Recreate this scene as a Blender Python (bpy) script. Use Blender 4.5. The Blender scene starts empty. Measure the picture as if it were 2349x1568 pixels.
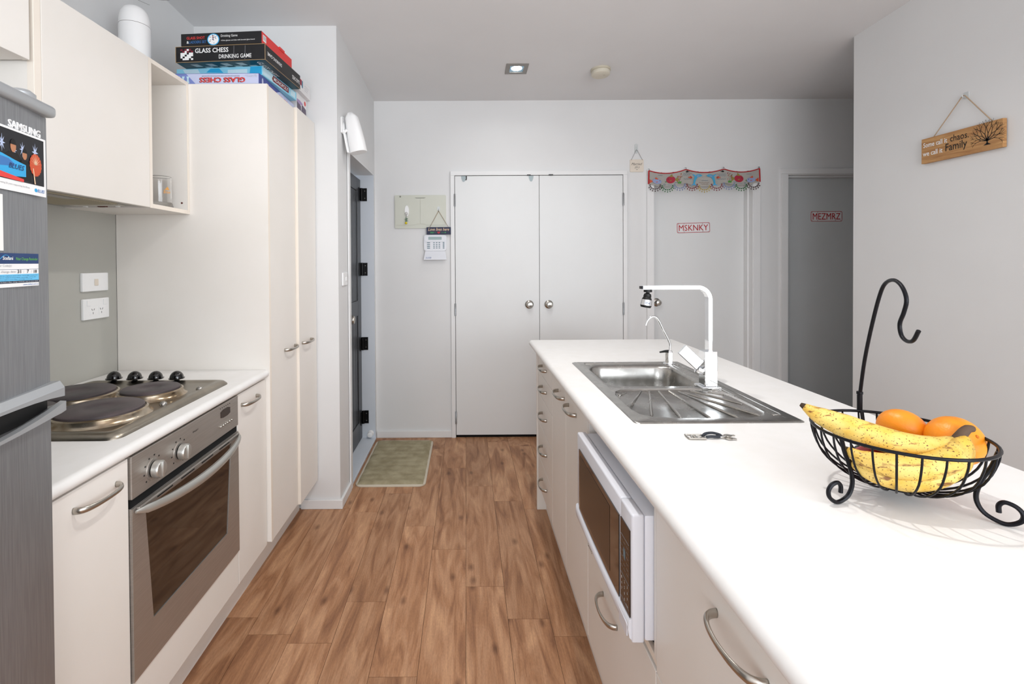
import bpy, bmesh, math, random
from mathutils import Vector, Matrix
S = bpy.context.scene
COL = S.collection
PI = math.pi
R_ = math.radians
# ------------------------------------------------------------------ camera, world, light, exposure
cam_d = bpy.data.cameras.new('camera'); cam = bpy.data.objects.new('camera', cam_d); COL.objects.link(cam)
CR = ((0.99998055, -0.00196646, -0.00591853), (-0.00594184, -0.01206726, -0.99990953), (0.00189486, 0.99992525, -0.01207871))
cm = Matrix.Identity(4)
for i in range(3):
    cm[i][0] = CR[0][i]; cm[i][1] = -CR[1][i]; cm[i][2] = -CR[2][i]
cm[2][3] = 1.385
cam.matrix_world = cm
cam_d.sensor_width = 36; cam_d.lens = 1115 / 2349 * 36
cam_d.shift_x = (1174.5 - 1072.03) / 2349; cam_d.shift_y = -(784 - 614.61) / 2349
cam_d.clip_start = 0.02
S.camera = cam
w = bpy.data.worlds.new('world'); S.world = w; w.use_nodes = True
bg = w.node_tree.nodes['Background']; bg.inputs[0].default_value = (0.80, 0.90, 1.0, 1); bg.inputs[1].default_value = 1.2

def area(name, loc, rot, sx, sy, power, col=(1, 1, 1)):
    l = bpy.data.lights.new(name, 'AREA'); l.shape = 'RECTANGLE'; l.size = sx; l.size_y = sy; l.energy = power; l.color = col
    o = bpy.data.objects.new(name, l); COL.objects.link(o); o.location = loc; o.rotation_euler = rot
    return o
# daylight coming in through the wide window in the rear wall of the room (behind the camera)
area('window_daylight', (0.45, -3.30, 1.45), (R_(90), 0, 0), 3.2, 2.0, 108, (0.915, 0.96, 1.0))
area('side_fill_light', (2.29, -1.75, 1.50), (R_(90), 0, R_(90)), 2.2, 1.7, 88, (0.915, 0.96, 1.0))  # added side fill, lifts the cabinet fronts on the left
DOWN_W = {'entry': 1.2, 'mid_fill': 6, 'aisle': 9, 'bench': 1.5}      # watts of the ceiling downlights; the middle one is an added, unseen fill
S.view_settings.view_transform = 'Standard'; S.view_settings.look = 'None'; S.view_settings.gamma = 1
S.view_settings.use_curve_mapping = False
S.view_settings.exposure = 0.0

# ------------------------------------------------------------------ materials
def lin(c):
    if isinstance(c, str):
        c = [int(c[i:i + 2], 16) / 255 for i in (0, 2, 4)]
    return tuple((v / 12.92 if v <= .04045 else ((v + .055) / 1.055) ** 2.4) for v in c) + (1,)
MATS = {}
def nm(name):
    m = bpy.data.materials.new(name); m.use_nodes = True
    MATS[name] = m
    return m, m.node_tree.nodes, m.node_tree.links, m.node_tree.nodes['Principled BSDF']
def mat(name, col, rough=.5, metal=0, spec=.5, trans=0, ior=1.45, emit=None, es=0, alpha=1, coat=0):
    m, n, l, b = nm(name)
    b.inputs['Base Color'].default_value = lin(col); b.inputs['Roughness'].default_value = rough
    b.inputs['Metallic'].default_value = metal; b.inputs['Specular IOR Level'].default_value = spec
    b.inputs['Transmission Weight'].default_value = trans; b.inputs['IOR'].default_value = ior
    b.inputs['Coat Weight'].default_value = coat
    if emit: b.inputs['Emission Color'].default_value = lin(emit); b.inputs['Emission Strength'].default_value = es
    b.inputs['Alpha'].default_value = alpha
    return m
def noisy(name, c1, c2, rough=.5, scale=(1, 1, 1), nscale=8, detail=4, lo=.35, hi=.65, bump=0, bscale=None, metal=0, spec=.5, rvar=0, obj=True, coat=0):
    m, n, l, b = nm(name)
    tc = n.new('ShaderNodeTexCoord'); mp = n.new('ShaderNodeMapping'); l.new(tc.outputs['Object'], mp.inputs[0]); mp.inputs['Scale'].default_value = scale
    tx = n.new('ShaderNodeTexNoise'); l.new(mp.outputs[0], tx.inputs[0]); tx.inputs['Scale'].default_value = nscale; tx.inputs['Detail'].default_value = detail
    cr = n.new('ShaderNodeValToRGB'); l.new(tx.outputs[0], cr.inputs[0])
    cr.color_ramp.elements[0].position = lo; cr.color_ramp.elements[1].position = hi
    cr.color_ramp.elements[0].color = lin(c1); cr.color_ramp.elements[1].color = lin(c2)
    l.new(cr.outputs[0], b.inputs['Base Color'])
    b.inputs['Roughness'].default_value = rough; b.inputs['Metallic'].default_value = metal; b.inputs['Specular IOR Level'].default_value = spec
    b.inputs['Coat Weight'].default_value = coat
    if rvar:
        mr = n.new('ShaderNodeMapRange'); l.new(tx.outputs[0], mr.inputs[0]); mr.inputs[3].default_value = rough - rvar; mr.inputs[4].default_value = rough + rvar
        l.new(mr.outputs[0], b.inputs['Roughness'])
    if bump:
        t2 = tx
        if bscale:
            t2 = n.new('ShaderNodeTexNoise'); l.new(mp.outputs[0], t2.inputs[0]); t2.inputs['Scale'].default_value = bscale; t2.inputs['Detail'].default_value = 3
        bp = n.new('ShaderNodeBump'); l.new(t2.outputs[0], bp.inputs['Height']); bp.inputs['Strength'].default_value = bump; bp.inputs['Distance'].default_value = .002
        l.new(bp.outputs[0], b.inputs['Normal'])
    return m
noisy('wall', 'E1E1E1', 'E4E4E4', .7, nscale=2, bump=.05, bscale=220, spec=.3)
noisy('ceiling', 'E6E6E7', 'E9E9EA', .8, nscale=2, bump=.04, bscale=200, spec=.2)
noisy('splash', 'B0AFA8', 'B5B4AD', .45, nscale=3, bump=.03, bscale=200)
noisy('cream', 'ECE7E0', 'EFEAE4', .42, nscale=3, bump=.02, bscale=300, spec=.4)
noisy('cream_edge', 'F1E7DA', 'F3EADF', .4, nscale=3)
noisy('worktop', 'EFEDEA', 'F2F0EE', .38, nscale=20, spec=.4)
noisy('trim', 'E6E6E6', 'EAEAEA', .4, nscale=3)
noisy('door_white', 'E3E4E4', 'E6E7E7', .42, nscale=2, bump=.03, bscale=150)
noisy('door_shaded', 'D2D5D6', 'D6D9DA', .45, nscale=2)  # door colour darkened to stand for the hall shade
noisy('jamb_blue', 'D3DAE3', 'D8DEE6', .4, nscale=3)
noisy('door_black', '2B2C2F', '34363A', .32, nscale=4, spec=.5)
mat('joint', '3A2619', .8); mat('black', '0A0A0A', .5); mat('gap', '050505', .9)
mat('black_gloss', '08080A', .12, coat=.5); mat('black_iron', '15151A', .38, 0.6)
mat('chrome', 'F2F4F6', .05, 1); mat('nickel', 'B9B4AC', .28, 1); mat('silver', 'C8C8C4', .34, .85)
mat('steel_knob', 'B8B4AD', .22, 1)
noisy('steel', 'A8A6A2', 'B6B4B0', .26, (1, 1, 1), 30, 3, metal=1, rvar=.06)
noisy('hob_steel', '8E877C', 'A39C90', .30, (1, 1, 1), 9, 4, metal=1, rvar=.08)
noisy('hob_ring', '94826A', 'C4B8A6', .24, (1, 1, 1), 25, 4, metal=1, rvar=.08)
noisy('oven_steel', 'A9A39C', 'B3ADA7', .40, (4, 1, 40), 12, 3, metal=.72, rvar=.05)
noisy('fridge_steel', '8B8D90', '9A9C9F', .40, (30, 30, 1), 12, 3, metal=.65, rvar=.05)
mat('fridge_trim', 'B4B7BA', .35, .5); mat('fridge_dark', '5C5E62', .45, .3)
noisy('plate_iron', '4A4648', '5F5557', .5, (1, 1, 1), 12, 4, spec=.4, metal=.3)
mat('oven_glass', '16100B', .04, 0, .9, coat=.6); mat('oven_handle', 'BDBDB8', .35, .7)
mat('mw_white', 'E4E5EC', .3); mat('mw_glass', '2A1B10', .06, 0, .7, coat=.5); mat('mw_panel', '2E1D12', .2, 0, .6)
mat('white', 'F4F4F4', .35); mat('paper', 'F2F1EF', .7); mat('print_white', 'F2F2F2', .5)
mat('grey_lcd', '8FA3A3', .25); mat('keypad', 'E2E4EA', .35); mat('key_grey', '6E8590', .5)
mat('meter', 'CFD0C4', .4); mat('meter_line', '8A8C82', .6)
mat('navy', '171C3F', .5); mat('peach', 'E8C9A8', .6); mat('green_p', '3E9A5A', .6); mat('red_p', 'B5202F', .5)
mat('plate_white', 'E9E9EA', .35); mat('plate_red', 'B3151F', .4)
mat('rope', '9B8468', .9); mat('twine', 'B79F85', .9); mat('thread', '6E6A68', .8)
mat('plaque', 'E3D8CA', .7); mat('plaque_ink', '5A5452', .7)
mat('clear', 'E6EAEA', .2, 0, .5, .2, 1.45); mat('clear_blue', 'C9D8DC', .2, 0, .5, .35, 1.4)
mat('glass', 'FFFFFF', .0, 0, .5, 1, 1.45); mat('gold_ink', 'D79A4B', .5)
mat('cloth', 'D9D5CF', .85); mat('cloth_red', 'B0141B', .7)
mat('smoke', 'D8D2C2', .5); mat('smoke_ring', 'C9C2B0', .5)
mat('bulb', 'FFFFFF', .5, emit='F4FBFF', es=30); mat('reflector', '9FC4DA', .25, .8); mat('dl_frame', '8F8B86', .4, .6)
mat('mat_edge', 'CFC6B4', .9)
mat('box_black', '17171A', .4); mat('box_red', 'E03A38', .45); mat('box_teal', '123640', .4); mat('box_blue', '7F8ECB', .45)
mat('box_lilac', 'C9CEEA', .45); mat('box_navy', '4A559B', .45); mat('box_sky', '8FD3EC', .4); mat('box_cyan', '2FA9DD', .4); mat('box_pale', 'C9E6F2', .45)
mat('box_white', 'E9E7E8', .45); mat('box_purple', '5C4F63', .45); mat('box_mauve', 'A98FBA', .5); mat('card_brown', 'A98F6C', .8)
mat('ink_white', 'F0F0F0', .5); mat('ink_red', 'E3433F', .5); mat('ink_blue', '3F77B8', .5); mat('ink_black', '141414', .6); mat('ink_grey', '9A9A9E', .6)
mat('ink_teal_w', 'B8CBCC', .5); mat('ink_maroon', '7E1E33', .5); mat('ink_green', '6CC24A', .5); mat('ink_cyan', '35A7E0', .5); mat('ink_lcyan', '6BC3EE', .5)
mat('ink_navy', '27406E', .5); mat('ink_dnavy', '1F2B44', .5); mat('ink_skin', 'B9805E', .6); mat('ink_orange', 'C9512E', .5); mat('ink_brown', '8A5A38', .6)
mat('ink_yellow', 'D8B84A', .6); mat('ink_lgreen', '4F8F3F', .6); mat('ink_pink', 'D98AA0', .6); mat('ink_slate', '8F9BC0', .6); mat('ink_olive', '8F8240', .6); mat('ink_crim', 'A8243C', .6)
mat('ink_bluew', '5E87A0', .6); mat('ink_sea', '3FA0C8', .6); mat('night', '15161C', .4); mat('glow', 'B9C7E6', .5)
mat('bead_maroon', '3E2429', .4); mat('bead_green', '1E6B33', .4); mat('bead_blue', '7686B4', .4); mat('bead_red', '7A1622', .4); mat('bead_gold', 'B79F3F', .4)
mat('leaf_dark', '1E5A38', .5); mat('bobble_y', 'E0C81E', .6)
mat('strap', '2B3038', .6); mat('filter_beige', 'B7AE97', .6); mat('hood_grey', 'A9A59E', .4, .3); mat('lens_dull', 'C9C5BA', .4); mat('brown_red', '5A2A20', .5)
mat('apple', 'B01E26', .35); mat('banana_tip', '3A2A1C', .8); mat('banana_stem', '5A4636', .8); mat('navel', 'C26A12', .8)
mat('hinge_black', '0C0C0E', .3, .4); mat('hinge_steel', '9A9C9E', .3, 1)
mat('aerator_silver', 'D5D6D8', .2, .8)
noisy('bathmat', '9A9074', 'B2A88C', .95, (1, 1, 1), 14, 5, bump=.6, bscale=260, spec=.1)
noisy('jute', '8F7A5E', 'C0A98A', .9, nscale=200)
def wood_floor():
    m, n, l, b = nm('floor_wood')
    tc = n.new('ShaderNodeTexCoord'); oi = n.new('ShaderNodeObjectInfo')
    mul = n.new('ShaderNodeMath'); mul.operation = 'MULTIPLY'; mul.inputs[1].default_value = 53.; l.new(oi.outputs['Random'], mul.inputs[0])
    cb = n.new('ShaderNodeCombineXYZ'); l.new(mul.outputs[0], cb.inputs[0]); l.new(mul.outputs[0], cb.inputs[1])
    sc3 = n.new('ShaderNodeVectorMath'); sc3.operation = 'MULTIPLY'; sc3.inputs[1].default_value = (.163, .93, 1); l.new(tc.outputs['Object'], sc3.inputs[0])
    add = n.new('ShaderNodeVectorMath'); add.operation = 'ADD'; l.new(sc3.outputs[0], add.inputs[0]); l.new(cb.outputs[0], add.inputs[1])
    def noise(scale, sc, det, dist=0):
        mp = n.new('ShaderNodeMapping'); l.new(add.outputs[0], mp.inputs[0]); mp.inputs['Scale'].default_value = scale
        t = n.new('ShaderNodeTexNoise'); l.new(mp.outputs[0], t.inputs[0]); t.inputs['Scale'].default_value = sc; t.inputs['Detail'].default_value = det; t.inputs['Distortion'].default_value = dist
        return t
    broad = noise((9, 1.3, 1), 1.6, 5, 1.6); fine = noise((55, 3.0, 1), 3.0, 5, .6); grain = noise((170, 40, 1), 2.0, 3)
    cr = n.new('ShaderNodeValToRGB'); l.new(broad.outputs[0], cr.inputs[0]); e = cr.color_ramp.elements
    e[0].position = .30; e[0].color = lin('8E6245'); e[1].position = .72; e[1].color = lin('D0A17A')
    k = e.new(.46); k.color = lin('B0805C'); k = e.new(.56); k.color = lin('BD8F6C')
    fr = n.new('ShaderNodeValToRGB'); l.new(fine.outputs[0], fr.inputs[0]); fr.color_ramp.elements[0].position = .3; fr.color_ramp.elements[1].position = .62
    fr.color_ramp.elements[0].color = (.62, .58, .56, 1); fr.color_ramp.elements[1].color = (1, 1, 1, 1)
    mx = n.new('ShaderNodeMixRGB'); mx.blend_type = 'MULTIPLY'; mx.inputs[0].default_value = .5; l.new(cr.outputs[0], mx.inputs[1]); l.new(fr.outputs[0], mx.inputs[2])
    # knots
    mpk = n.new('ShaderNodeMapping'); l.new(add.outputs[0], mpk.inputs[0]); mpk.inputs['Scale'].default_value = (4.2, 2.1, 1)
    vo = n.new('ShaderNodeTexVoronoi'); l.new(mpk.outputs[0], vo.inputs[0]); vo.inputs['Scale'].default_value = 1.0; vo.voronoi_dimensions = '2D'
    vr = n.new('ShaderNodeValToRGB'); l.new(vo.outputs['Distance'], vr.inputs[0]); vr.color_ramp.elements[0].position = .015; vr.color_ramp.elements[1].position = .075
    vr.color_ramp.elements[0].color = (.42, .36, .33, 1); vr.color_ramp.elements[1].color = (1, 1, 1, 1)
    mk = n.new('ShaderNodeMixRGB'); mk.blend_type = 'MULTIPLY'; mk.inputs[0].default_value = .8; l.new(mx.outputs[0], mk.inputs[1]); l.new(vr.outputs[0], mk.inputs[2])
    gr = n.new('ShaderNodeMapRange'); l.new(grain.outputs[0], gr.inputs[0]); gr.inputs[1].default_value = .3; gr.inputs[2].default_value = .7; gr.inputs[3].default_value = .88; gr.inputs[4].default_value = 1.08
    mg = n.new('ShaderNodeMixRGB'); mg.blend_type = 'MULTIPLY'; mg.inputs[0].default_value = 1; l.new(mk.outputs[0], mg.inputs[1]); l.new(gr.outputs[0], mg.inputs[2])
    pv = n.new('ShaderNodeMapRange'); l.new(oi.outputs['Random'], pv.inputs[0]); pv.inputs[3].default_value = .90; pv.inputs[4].default_value = 1.08
    mo = n.new('ShaderNodeMixRGB'); mo.blend_type = 'MULTIPLY'; mo.inputs[0].default_value = 1; l.new(mg.outputs[0], mo.inputs[1]); l.new(pv.outputs[0], mo.inputs[2])
    l.new(mo.outputs[0], b.inputs['Base Color']); b.inputs['Roughness'].default_value = .46; b.inputs['Specular IOR Level'].default_value = .35
    bp = n.new('ShaderNodeBump'); l.new(grain.outputs[0], bp.inputs['Height']); bp.inputs['Strength'].default_value = .08; bp.inputs['Distance'].default_value = .001; l.new(bp.outputs[0], b.inputs['Normal'])
wood_floor()
def sign_wood():
    m, n, l, b = nm('sign_wood')
    tc = n.new('ShaderNodeTexCoord'); mp = n.new('ShaderNodeMapping'); l.new(tc.outputs['Object'], mp.inputs[0]); mp.inputs['Scale'].default_value = (1, 3, 38)
    t = n.new('ShaderNodeTexNoise'); l.new(mp.outputs[0], t.inputs[0]); t.inputs['Scale'].default_value = 2.2; t.inputs['Detail'].default_value = 5; t.inputs['Distortion'].default_value = .6
    cr = n.new('ShaderNodeValToRGB'); l.new(t.outputs[0], cr.inputs[0]); e = cr.color_ramp.elements
    e[0].position = .3; e[0].color = lin('A06F42'); e[1].position = .7; e[1].color = lin('C99C66')
    l.new(cr.outputs[0], b.inputs['Base Color']); b.inputs['Roughness'].default_value = .6
sign_wood()
def banana_mat():
    m, n, l, b = nm('banana')
    tc = n.new('ShaderNodeTexCoord')
    def T(scale, sc, lo, hi):
        mp = n.new('ShaderNodeMapping'); l.new(tc.outputs['Object'], mp.inputs[0]); mp.inputs['Scale'].default_value = scale
        t = n.new('ShaderNodeTexNoise'); l.new(mp.outputs[0], t.inputs[0]); t.inputs['Scale'].default_value = sc; t.inputs['Detail'].default_value = 4
        r = n.new('ShaderNodeMapRange'); l.new(t.outputs[0], r.inputs[0]); r.inputs[1].default_value = lo; r.inputs[2].default_value = hi
        return r
    base = T((1, 1, 1), 30, .35, .65); sp = T((1, 1, 1), 300, .61, .65); blot = T((.35, 1, 1.6), 60, .60, .70)
    c = n.new('ShaderNodeMixRGB'); c.inputs[1].default_value = lin('E3B445'); c.inputs[2].default_value = lin('ECCB72'); l.new(base.outputs[0], c.inputs[0])
    c2 = n.new('ShaderNodeMixRGB'); l.new(c.outputs[0], c2.inputs[1]); c2.inputs[2].default_value = lin('6E4420'); l.new(sp.outputs[0], c2.inputs[0])
    c3 = n.new('ShaderNodeMixRGB'); l.new(c2.outputs[0], c3.inputs[1]); c3.inputs[2].default_value = lin('8A5B2C'); l.new(blot.outputs[0], c3.inputs[0])
    l.new(c3.outputs[0], b.inputs['Base Color']); b.inputs['Roughness'].default_value = .5
banana_mat()
noisy('orange', 'EE8A10', 'F79A1C', .38, nscale=6, bump=.25, bscale=260)
noisy('apple_skin', '9E1B25', 'C23A3A', .35, nscale=12)

# ------------------------------------------------------------------ mesh builder
class MB:
    def __init__(s): s.bm = bmesh.new(); s.mats = []
    def mi(s, m):
        if m not in s.mats: s.mats.append(m)
        return s.mats.index(m)
    def box(s, x0, x1, y0, y1, z0, z1, m, bev=0, seg=2):
        vs = [s.bm.verts.new((x, y, z)) for x in (x0, x1) for y in (y0, y1) for z in (z0, z1)]
        fs = [s.bm.faces.new([vs[i] for i in q]) for q in ((0, 1, 3, 2), (4, 6, 7, 5), (0, 4, 5, 1), (2, 3, 7, 6), (0, 2, 6, 4), (1, 5, 7, 3))]
        i = s.mi(m)
        for f in fs: f.material_index = i
        if bev:
            es = list({e for f in fs for e in f.edges})
            r = bmesh.ops.bevel(s.bm, geom=es, offset=bev, segments=seg, affect='EDGES', profile=.5, clamp_overlap=True)
            for f in r['faces']: f.material_index = i
        return s
    def poly(s, pts, m):
        f = s.bm.faces.new([s.bm.verts.new(p) for p in pts]); f.material_index = s.mi(m); return s
    def prism(s, p2, O, R, U, t, m):
        O, R, U = Vector(O), Vector(R), Vector(U); N = R.cross(U).normalized(); i = s.mi(m)
        A = sum(p2[k][0] * p2[(k + 1) % len(p2)][1] - p2[(k + 1) % len(p2)][0] * p2[k][1] for k in range(len(p2)))
        if A < 0: p2 = p2[::-1]
        a = [s.bm.verts.new(O + R * x + U * y) for x, y in p2]; b = [s.bm.verts.new(O + R * x + U * y + N * t) for x, y in p2]
        fs = [s.bm.faces.new(b), s.bm.faces.new(a[::-1])]
        for k in range(len(a)): fs.append(s.bm.faces.new((a[k], a[(k + 1) % len(a)], b[(k + 1) % len(a)], b[k])))
        for f in fs: f.material_index = i
        return s
    def loft(s, rings, m, cap0=True, cap1=True, closed=False):
        i = s.mi(m); V = [[s.bm.verts.new(p) for p in r] for r in rings]; n = len(V[0])
        rr = list(zip(V, V[1:])) + ([(V[-1], V[0])] if closed else [])
        for a, b in rr:
            for k in range(n):
                f = s.bm.faces.new((a[k], a[(k + 1) % n], b[(k + 1) % n], b[k])); f.material_index = i
        if cap0 and not closed: f = s.bm.faces.new(V[0][::-1]); f.material_index = i
        if cap1 and not closed: f = s.bm.faces.new(V[-1]); f.material_index = i
        return s
    def tube(s, pts, r, m, seg=8, closed=False, sub=1, flat=None):
        P = [Vector(p) for p in pts]
        if sub > 1: P, r = catmull(P, r, sub, closed)
        n = len(P); rs = r if isinstance(r, (list, tuple)) else [r] * n
        rings = []; prev = None
        for k in range(n):
            if closed: t = (P[(k + 1) % n] - P[k - 1])
            else: t = P[min(k + 1, n - 1)] - P[max(k - 1, 0)]
            t.normalize()
            if prev is None:
                u = t.cross(Vector((0, 0, 1)))
                if u.length < .05: u = t.cross(Vector((1, 0, 0)))
            else: u = prev - t * prev.dot(t)
            u.normalize(); v = t.cross(u); prev = u
            fa, fb = flat if flat else (1, 1)
            rings.append([P[k] + u * math.cos(a) * rs[k] * fa + v * math.sin(a) * rs[k] * fb for a in [2 * PI * q / seg for q in range(seg)]])
        return s.loft(rings, m, closed=closed)
    def lathe(s, prof, O, m, seg=24, axis=(0, 0, 1)):
        q = Vector((0, 0, 1)).rotation_difference(Vector(axis)); O = Vector(O); rings = []
        for r, z in prof: rings.append([O + q @ Vector((max(r, 1e-5) * math.cos(2 * PI * k / seg), max(r, 1e-5) * math.sin(2 * PI * k / seg), z)) for k in range(seg)])
        return s.loft(rings, m)
    def ball(s, c, r, m, seg=16, sq=(1, 1, 1)):
        c = Vector(c); rings = []
        for j in range(1, seg // 2):
            a = -PI / 2 + PI * j / (seg // 2)
            rings.append([c + Vector((math.cos(a) * math.cos(2 * PI * k / seg) * r * sq[0], math.cos(a) * math.sin(2 * PI * k / seg) * r * sq[1], math.sin(a) * r * sq[2])) for k in range(seg)])
        return s.loft(rings, m)
    def text(s, st, O, R, U, wd, ht, m, bold=0, shear=0, lift=.0005, t=0, mir=False):
        V, F = glyphs(st, bold, shear); O, R, U = Vector(O), Vector(R), Vector(U); N = R.cross(U).normalized(); i = s.mi(m)
        xs = [v[0] for v in V]; ys = [v[1] for v in V]; x0, x1, y0, y1 = min(xs), max(xs), min(ys), max(ys)
        ky = ht / (y1 - y0); kx = (wd / (x1 - x0)) if wd else ky
        vs = [s.bm.verts.new(O + R * (x - x0) * kx + U * (y - y0) * ky + N * (lift + t)) for x, y in V]
        fs = []
        for f in F:
            try: g = s.bm.faces.new([vs[k] for k in f]); g.material_index = i; fs.append(g)
            except ValueError: pass
        if t:
            r = bmesh.ops.extrude_face_region(s.bm, geom=fs)
            for v in r['geom']:
                if isinstance(v, bmesh.types.BMVert): v.co -= N * t
        return s
    def xf(s, M):
        bmesh.ops.transform(s.bm, matrix=M, verts=s.bm.verts); return s
    def build(s, name, parent=None, loc=None, smooth=True, ang=40, kind=None, label=None):
        base = Vector((0, 0, 0)); p = parent
        while p: base += p.location; p = p.parent
        if parent is None and loc is not None: base = Vector(loc)
        bmesh.ops.translate(s.bm, vec=-base, verts=s.bm.verts)
        bmesh.ops.recalc_face_normals(s.bm, faces=s.bm.faces)
        me = bpy.data.meshes.new(name); s.bm.to_mesh(me); s.bm.free()
        for m in s.mats: me.materials.append(MATS[m])
        if smooth:
            me.polygons.foreach_set('use_smooth', [True] * len(me.polygons)); me.set_sharp_from_angle(angle=R_(ang))
        o = bpy.data.objects.new(name, me); COL.objects.link(o)
        if parent: o.parent = parent
        elif loc is not None: o.location = loc
        if kind: o['kind'] = kind
        if label: o['label'] = label
        return o
def catmull(P, r, sub, closed=False):
    n = len(P); out = []; ro = []
    rs = r if isinstance(r, (list, tuple)) else [r] * n
    segs = n if closed else n - 1
    for k in range(segs):
        p1, p2 = P[k], P[(k + 1) % n]
        p0 = P[k - 1] if (k > 0 or closed) else p1 * 2 - p2
        p3 = P[(k + 2) % n] if (k + 2 < n or closed) else p2 * 2 - p1
        for j in range(sub):
            t = j / sub
            out.append(.5 * ((2 * p1) + (p2 - p0) * t + (2 * p0 - 5 * p1 + 4 * p2 - p3) * t * t + (3 * p1 - p0 - 3 * p2 + p3) * t ** 3))
            ro.append(rs[k] * (1 - t) + rs[(k + 1) % n] * t)
    if not closed: out.append(P[-1]); ro.append(rs[-1])
    return out, ro
_gc = {}
def glyphs(st, bold, shear):
    k = (st, bold, shear)
    if k not in _gc:
        cu = bpy.data.curves.new('tmp_text', 'FONT'); cu.body = st; cu.offset = bold; cu.shear = shear; cu.resolution_u = 2; cu.fill_mode = 'FRONT'
        ob = bpy.data.objects.new('tmp_text', cu); me = bpy.data.meshes.new_from_object(ob)
        _gc[k] = ([(v.co.x, v.co.y) for v in me.vertices], [tuple(p.vertices) for p in me.polygons])
        bpy.data.objects.remove(ob); bpy.data.curves.remove(cu); bpy.data.meshes.remove(me)
    return _gc[k]
def tag(o, label, cat, group=None):
    o['label'] = label; o['category'] = cat
    if group: o['group'] = group
    return o
def thing(name, label, cat, loc, group=None):
    o = bpy.data.objects.new(name, None); COL.objects.link(o); o.location = loc; o.empty_display_size = .05
    return tag(o, label, cat, group)
def struct(o): o['kind'] = 'structure'; return o
def sbox(name, *a, m='wall', bev=0, parent=None):
    o = MB().box(*a, m, bev).build(name, parent, smooth=False)
    return struct(o) if parent is None else o
def inst(src, name, parent, loc, rot=(0, 0, 0), scale=(1, 1, 1)):
    o = bpy.data.objects.new(name, src.data); COL.objects.link(o); o.parent = parent
    base = Vector((0, 0, 0)); p = parent
    while p: base += p.location; p = p.parent
    o.location = Vector(loc) - base; o.rotation_euler = rot; o.scale = scale
    return o
def rrect(x0, x1, y0, y1, r, n=5):
    out = []
    for cx, cy, a0 in ((x1 - r, y1 - r, 0), (x0 + r, y1 - r, 90), (x0 + r, y0 + r, 180), (x1 - r, y0 + r, 270)):
        for k in range(n + 1):
            a = R_(a0 + 90 * k / n); out.append((cx + r * math.cos(a), cy + r * math.sin(a)))
    return out
def ell(cx, cy, rx, ry, n=16, rot=0):
    c, s_ = math.cos(rot), math.sin(rot)
    return [(cx + rx * math.cos(2 * PI * k / n) * c - ry * math.sin(2 * PI * k / n) * s_, cy + rx * math.cos(2 * PI * k / n) * s_ + ry * math.sin(2 * PI * k / n) * c) for k in range(n)]
random.seed(4)
EX, EY, EZ = Vector((1, 0, 0)), Vector((0, 1, 0)), Vector((0, 0, 1))
# viewing frames: F_ faces -Y (right = +X); L_ faces +X (right = +Y); W_ faces -X (right = -Y)
NX, NY = -EX, -EY

# ================================================================== THE SETTING
WT = .925            # worktop height
def cz(y): return 2.71 - .05 * (y - 2.735)      # sloping ceiling
# floor with planks
fl = MB().box(-1.7, 4.3, -3.4, 4.05, -.12, -.0025, 'joint').build('floor', loc=(0, 0, 0), smooth=False); struct(fl)  # slab coloured dark to deepen the shade in the plank gaps
pm = MB().box(0, 1, 0, 1, -.0025, 0, 'floor_wood'); plank_src = None
PW, PL, GAP = .163, .93, .0013
ends = {-7: 2.35, -6: 1.888, -5: 1.80, -4: 1.757, -3: 1.972, -2: 2.54, -1: 2.33, 0: 2.06, 1: 1.87, 2: 2.71}
for k in range(-7, 14):
    e = ends.get(k, 1.6 + ((k * 7919) % 93) / 100)
    while e > -3.4: e -= PL
    y = e
    while y < 3.95:
        ya, yb = max(y, -3.4), min(y + PL, 3.95)
        x0 = -.01 + k * PW
        if yb - ya > .02:
            if plank_src is None:
                plank_src = pm.build('plank', fl, smooth=False); o = plank_src
            else:
                o = bpy.data.objects.new('plank', plank_src.data); COL.objects.link(o); o.parent = fl
            # each board is a unit square scaled to size
            o.location = (x0 + GAP / 2, ya + GAP / 2, 0); o.scale = (PW - GAP, yb - ya - GAP, 1)
        y += PL
# ceiling (sloping slab)
c = MB()
for z in (0,):
    pass
c.loft([[(-1.7, -3.5, cz(-3.5)), (4.3, -3.5, cz(-3.5)), (4.3, 4.1, cz(4.1)), (-1.7, 4.1, cz(4.1))], [(-1.7, -3.5, 3.2), (4.3, -3.5, 3.2), (4.3, 4.1, 3.2), (-1.7, 4.1, 3.2)]], 'ceiling')
struct(c.build('ceiling', smooth=False))
sbox('wall_left', -1.70, -1.515, -3.5, 2.735, 0, 3.1)
sp = MB().box(-1.5155, -1.511, .3, 2.10, .90, 1.62, 'splash').build('wall_left_splashback', smooth=False); struct(sp)
m = MB(); m.box(-1.70, -.72, 2.735, 2.985, 0, 3.1, 'wall'); m.box(-1.70, -.72, 2.985, 3.803, 2.072, 3.1, 'wall'); m.box(-1.70, -.72, 3.803, 3.84, 0, 3.1, 'wall')
struct(m.build('wall_entry', smooth=False))
m = MB(); m.box(-1.7, 1.478, 3.84, 4.1, 0, 3.1, 'wall'); m.box(2.262, 2.535, 3.84, 4.1, 0, 3.1, 'wall'); m.box(3.33, 4.3, 3.84, 4.1, 0, 3.1, 'wall')
m.box(1.478, 2.262, 3.84, 4.1, 2.07, 3.1, 'wall'); m.box(2.535, 3.33, 3.84, 4.1, 2.07, 3.1, 'wall')
struct(m.build('wall_back', smooth=False))
m = MB(); m.box(2.30, 2.42, -.60, 2.886, 0, 3.1, 'wall'); m.box(2.30, 2.42, -3.5, -2.90, 0, 3.1, 'wall'); m.box(2.30, 2.42, -2.90, -.60, 0, .60, 'wall'); m.box(2.30, 2.42, -2.90, -.60, 2.40, 3.1, 'wall')
struct(m.build('wall_right', smooth=False))
wf = MB()
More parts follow.
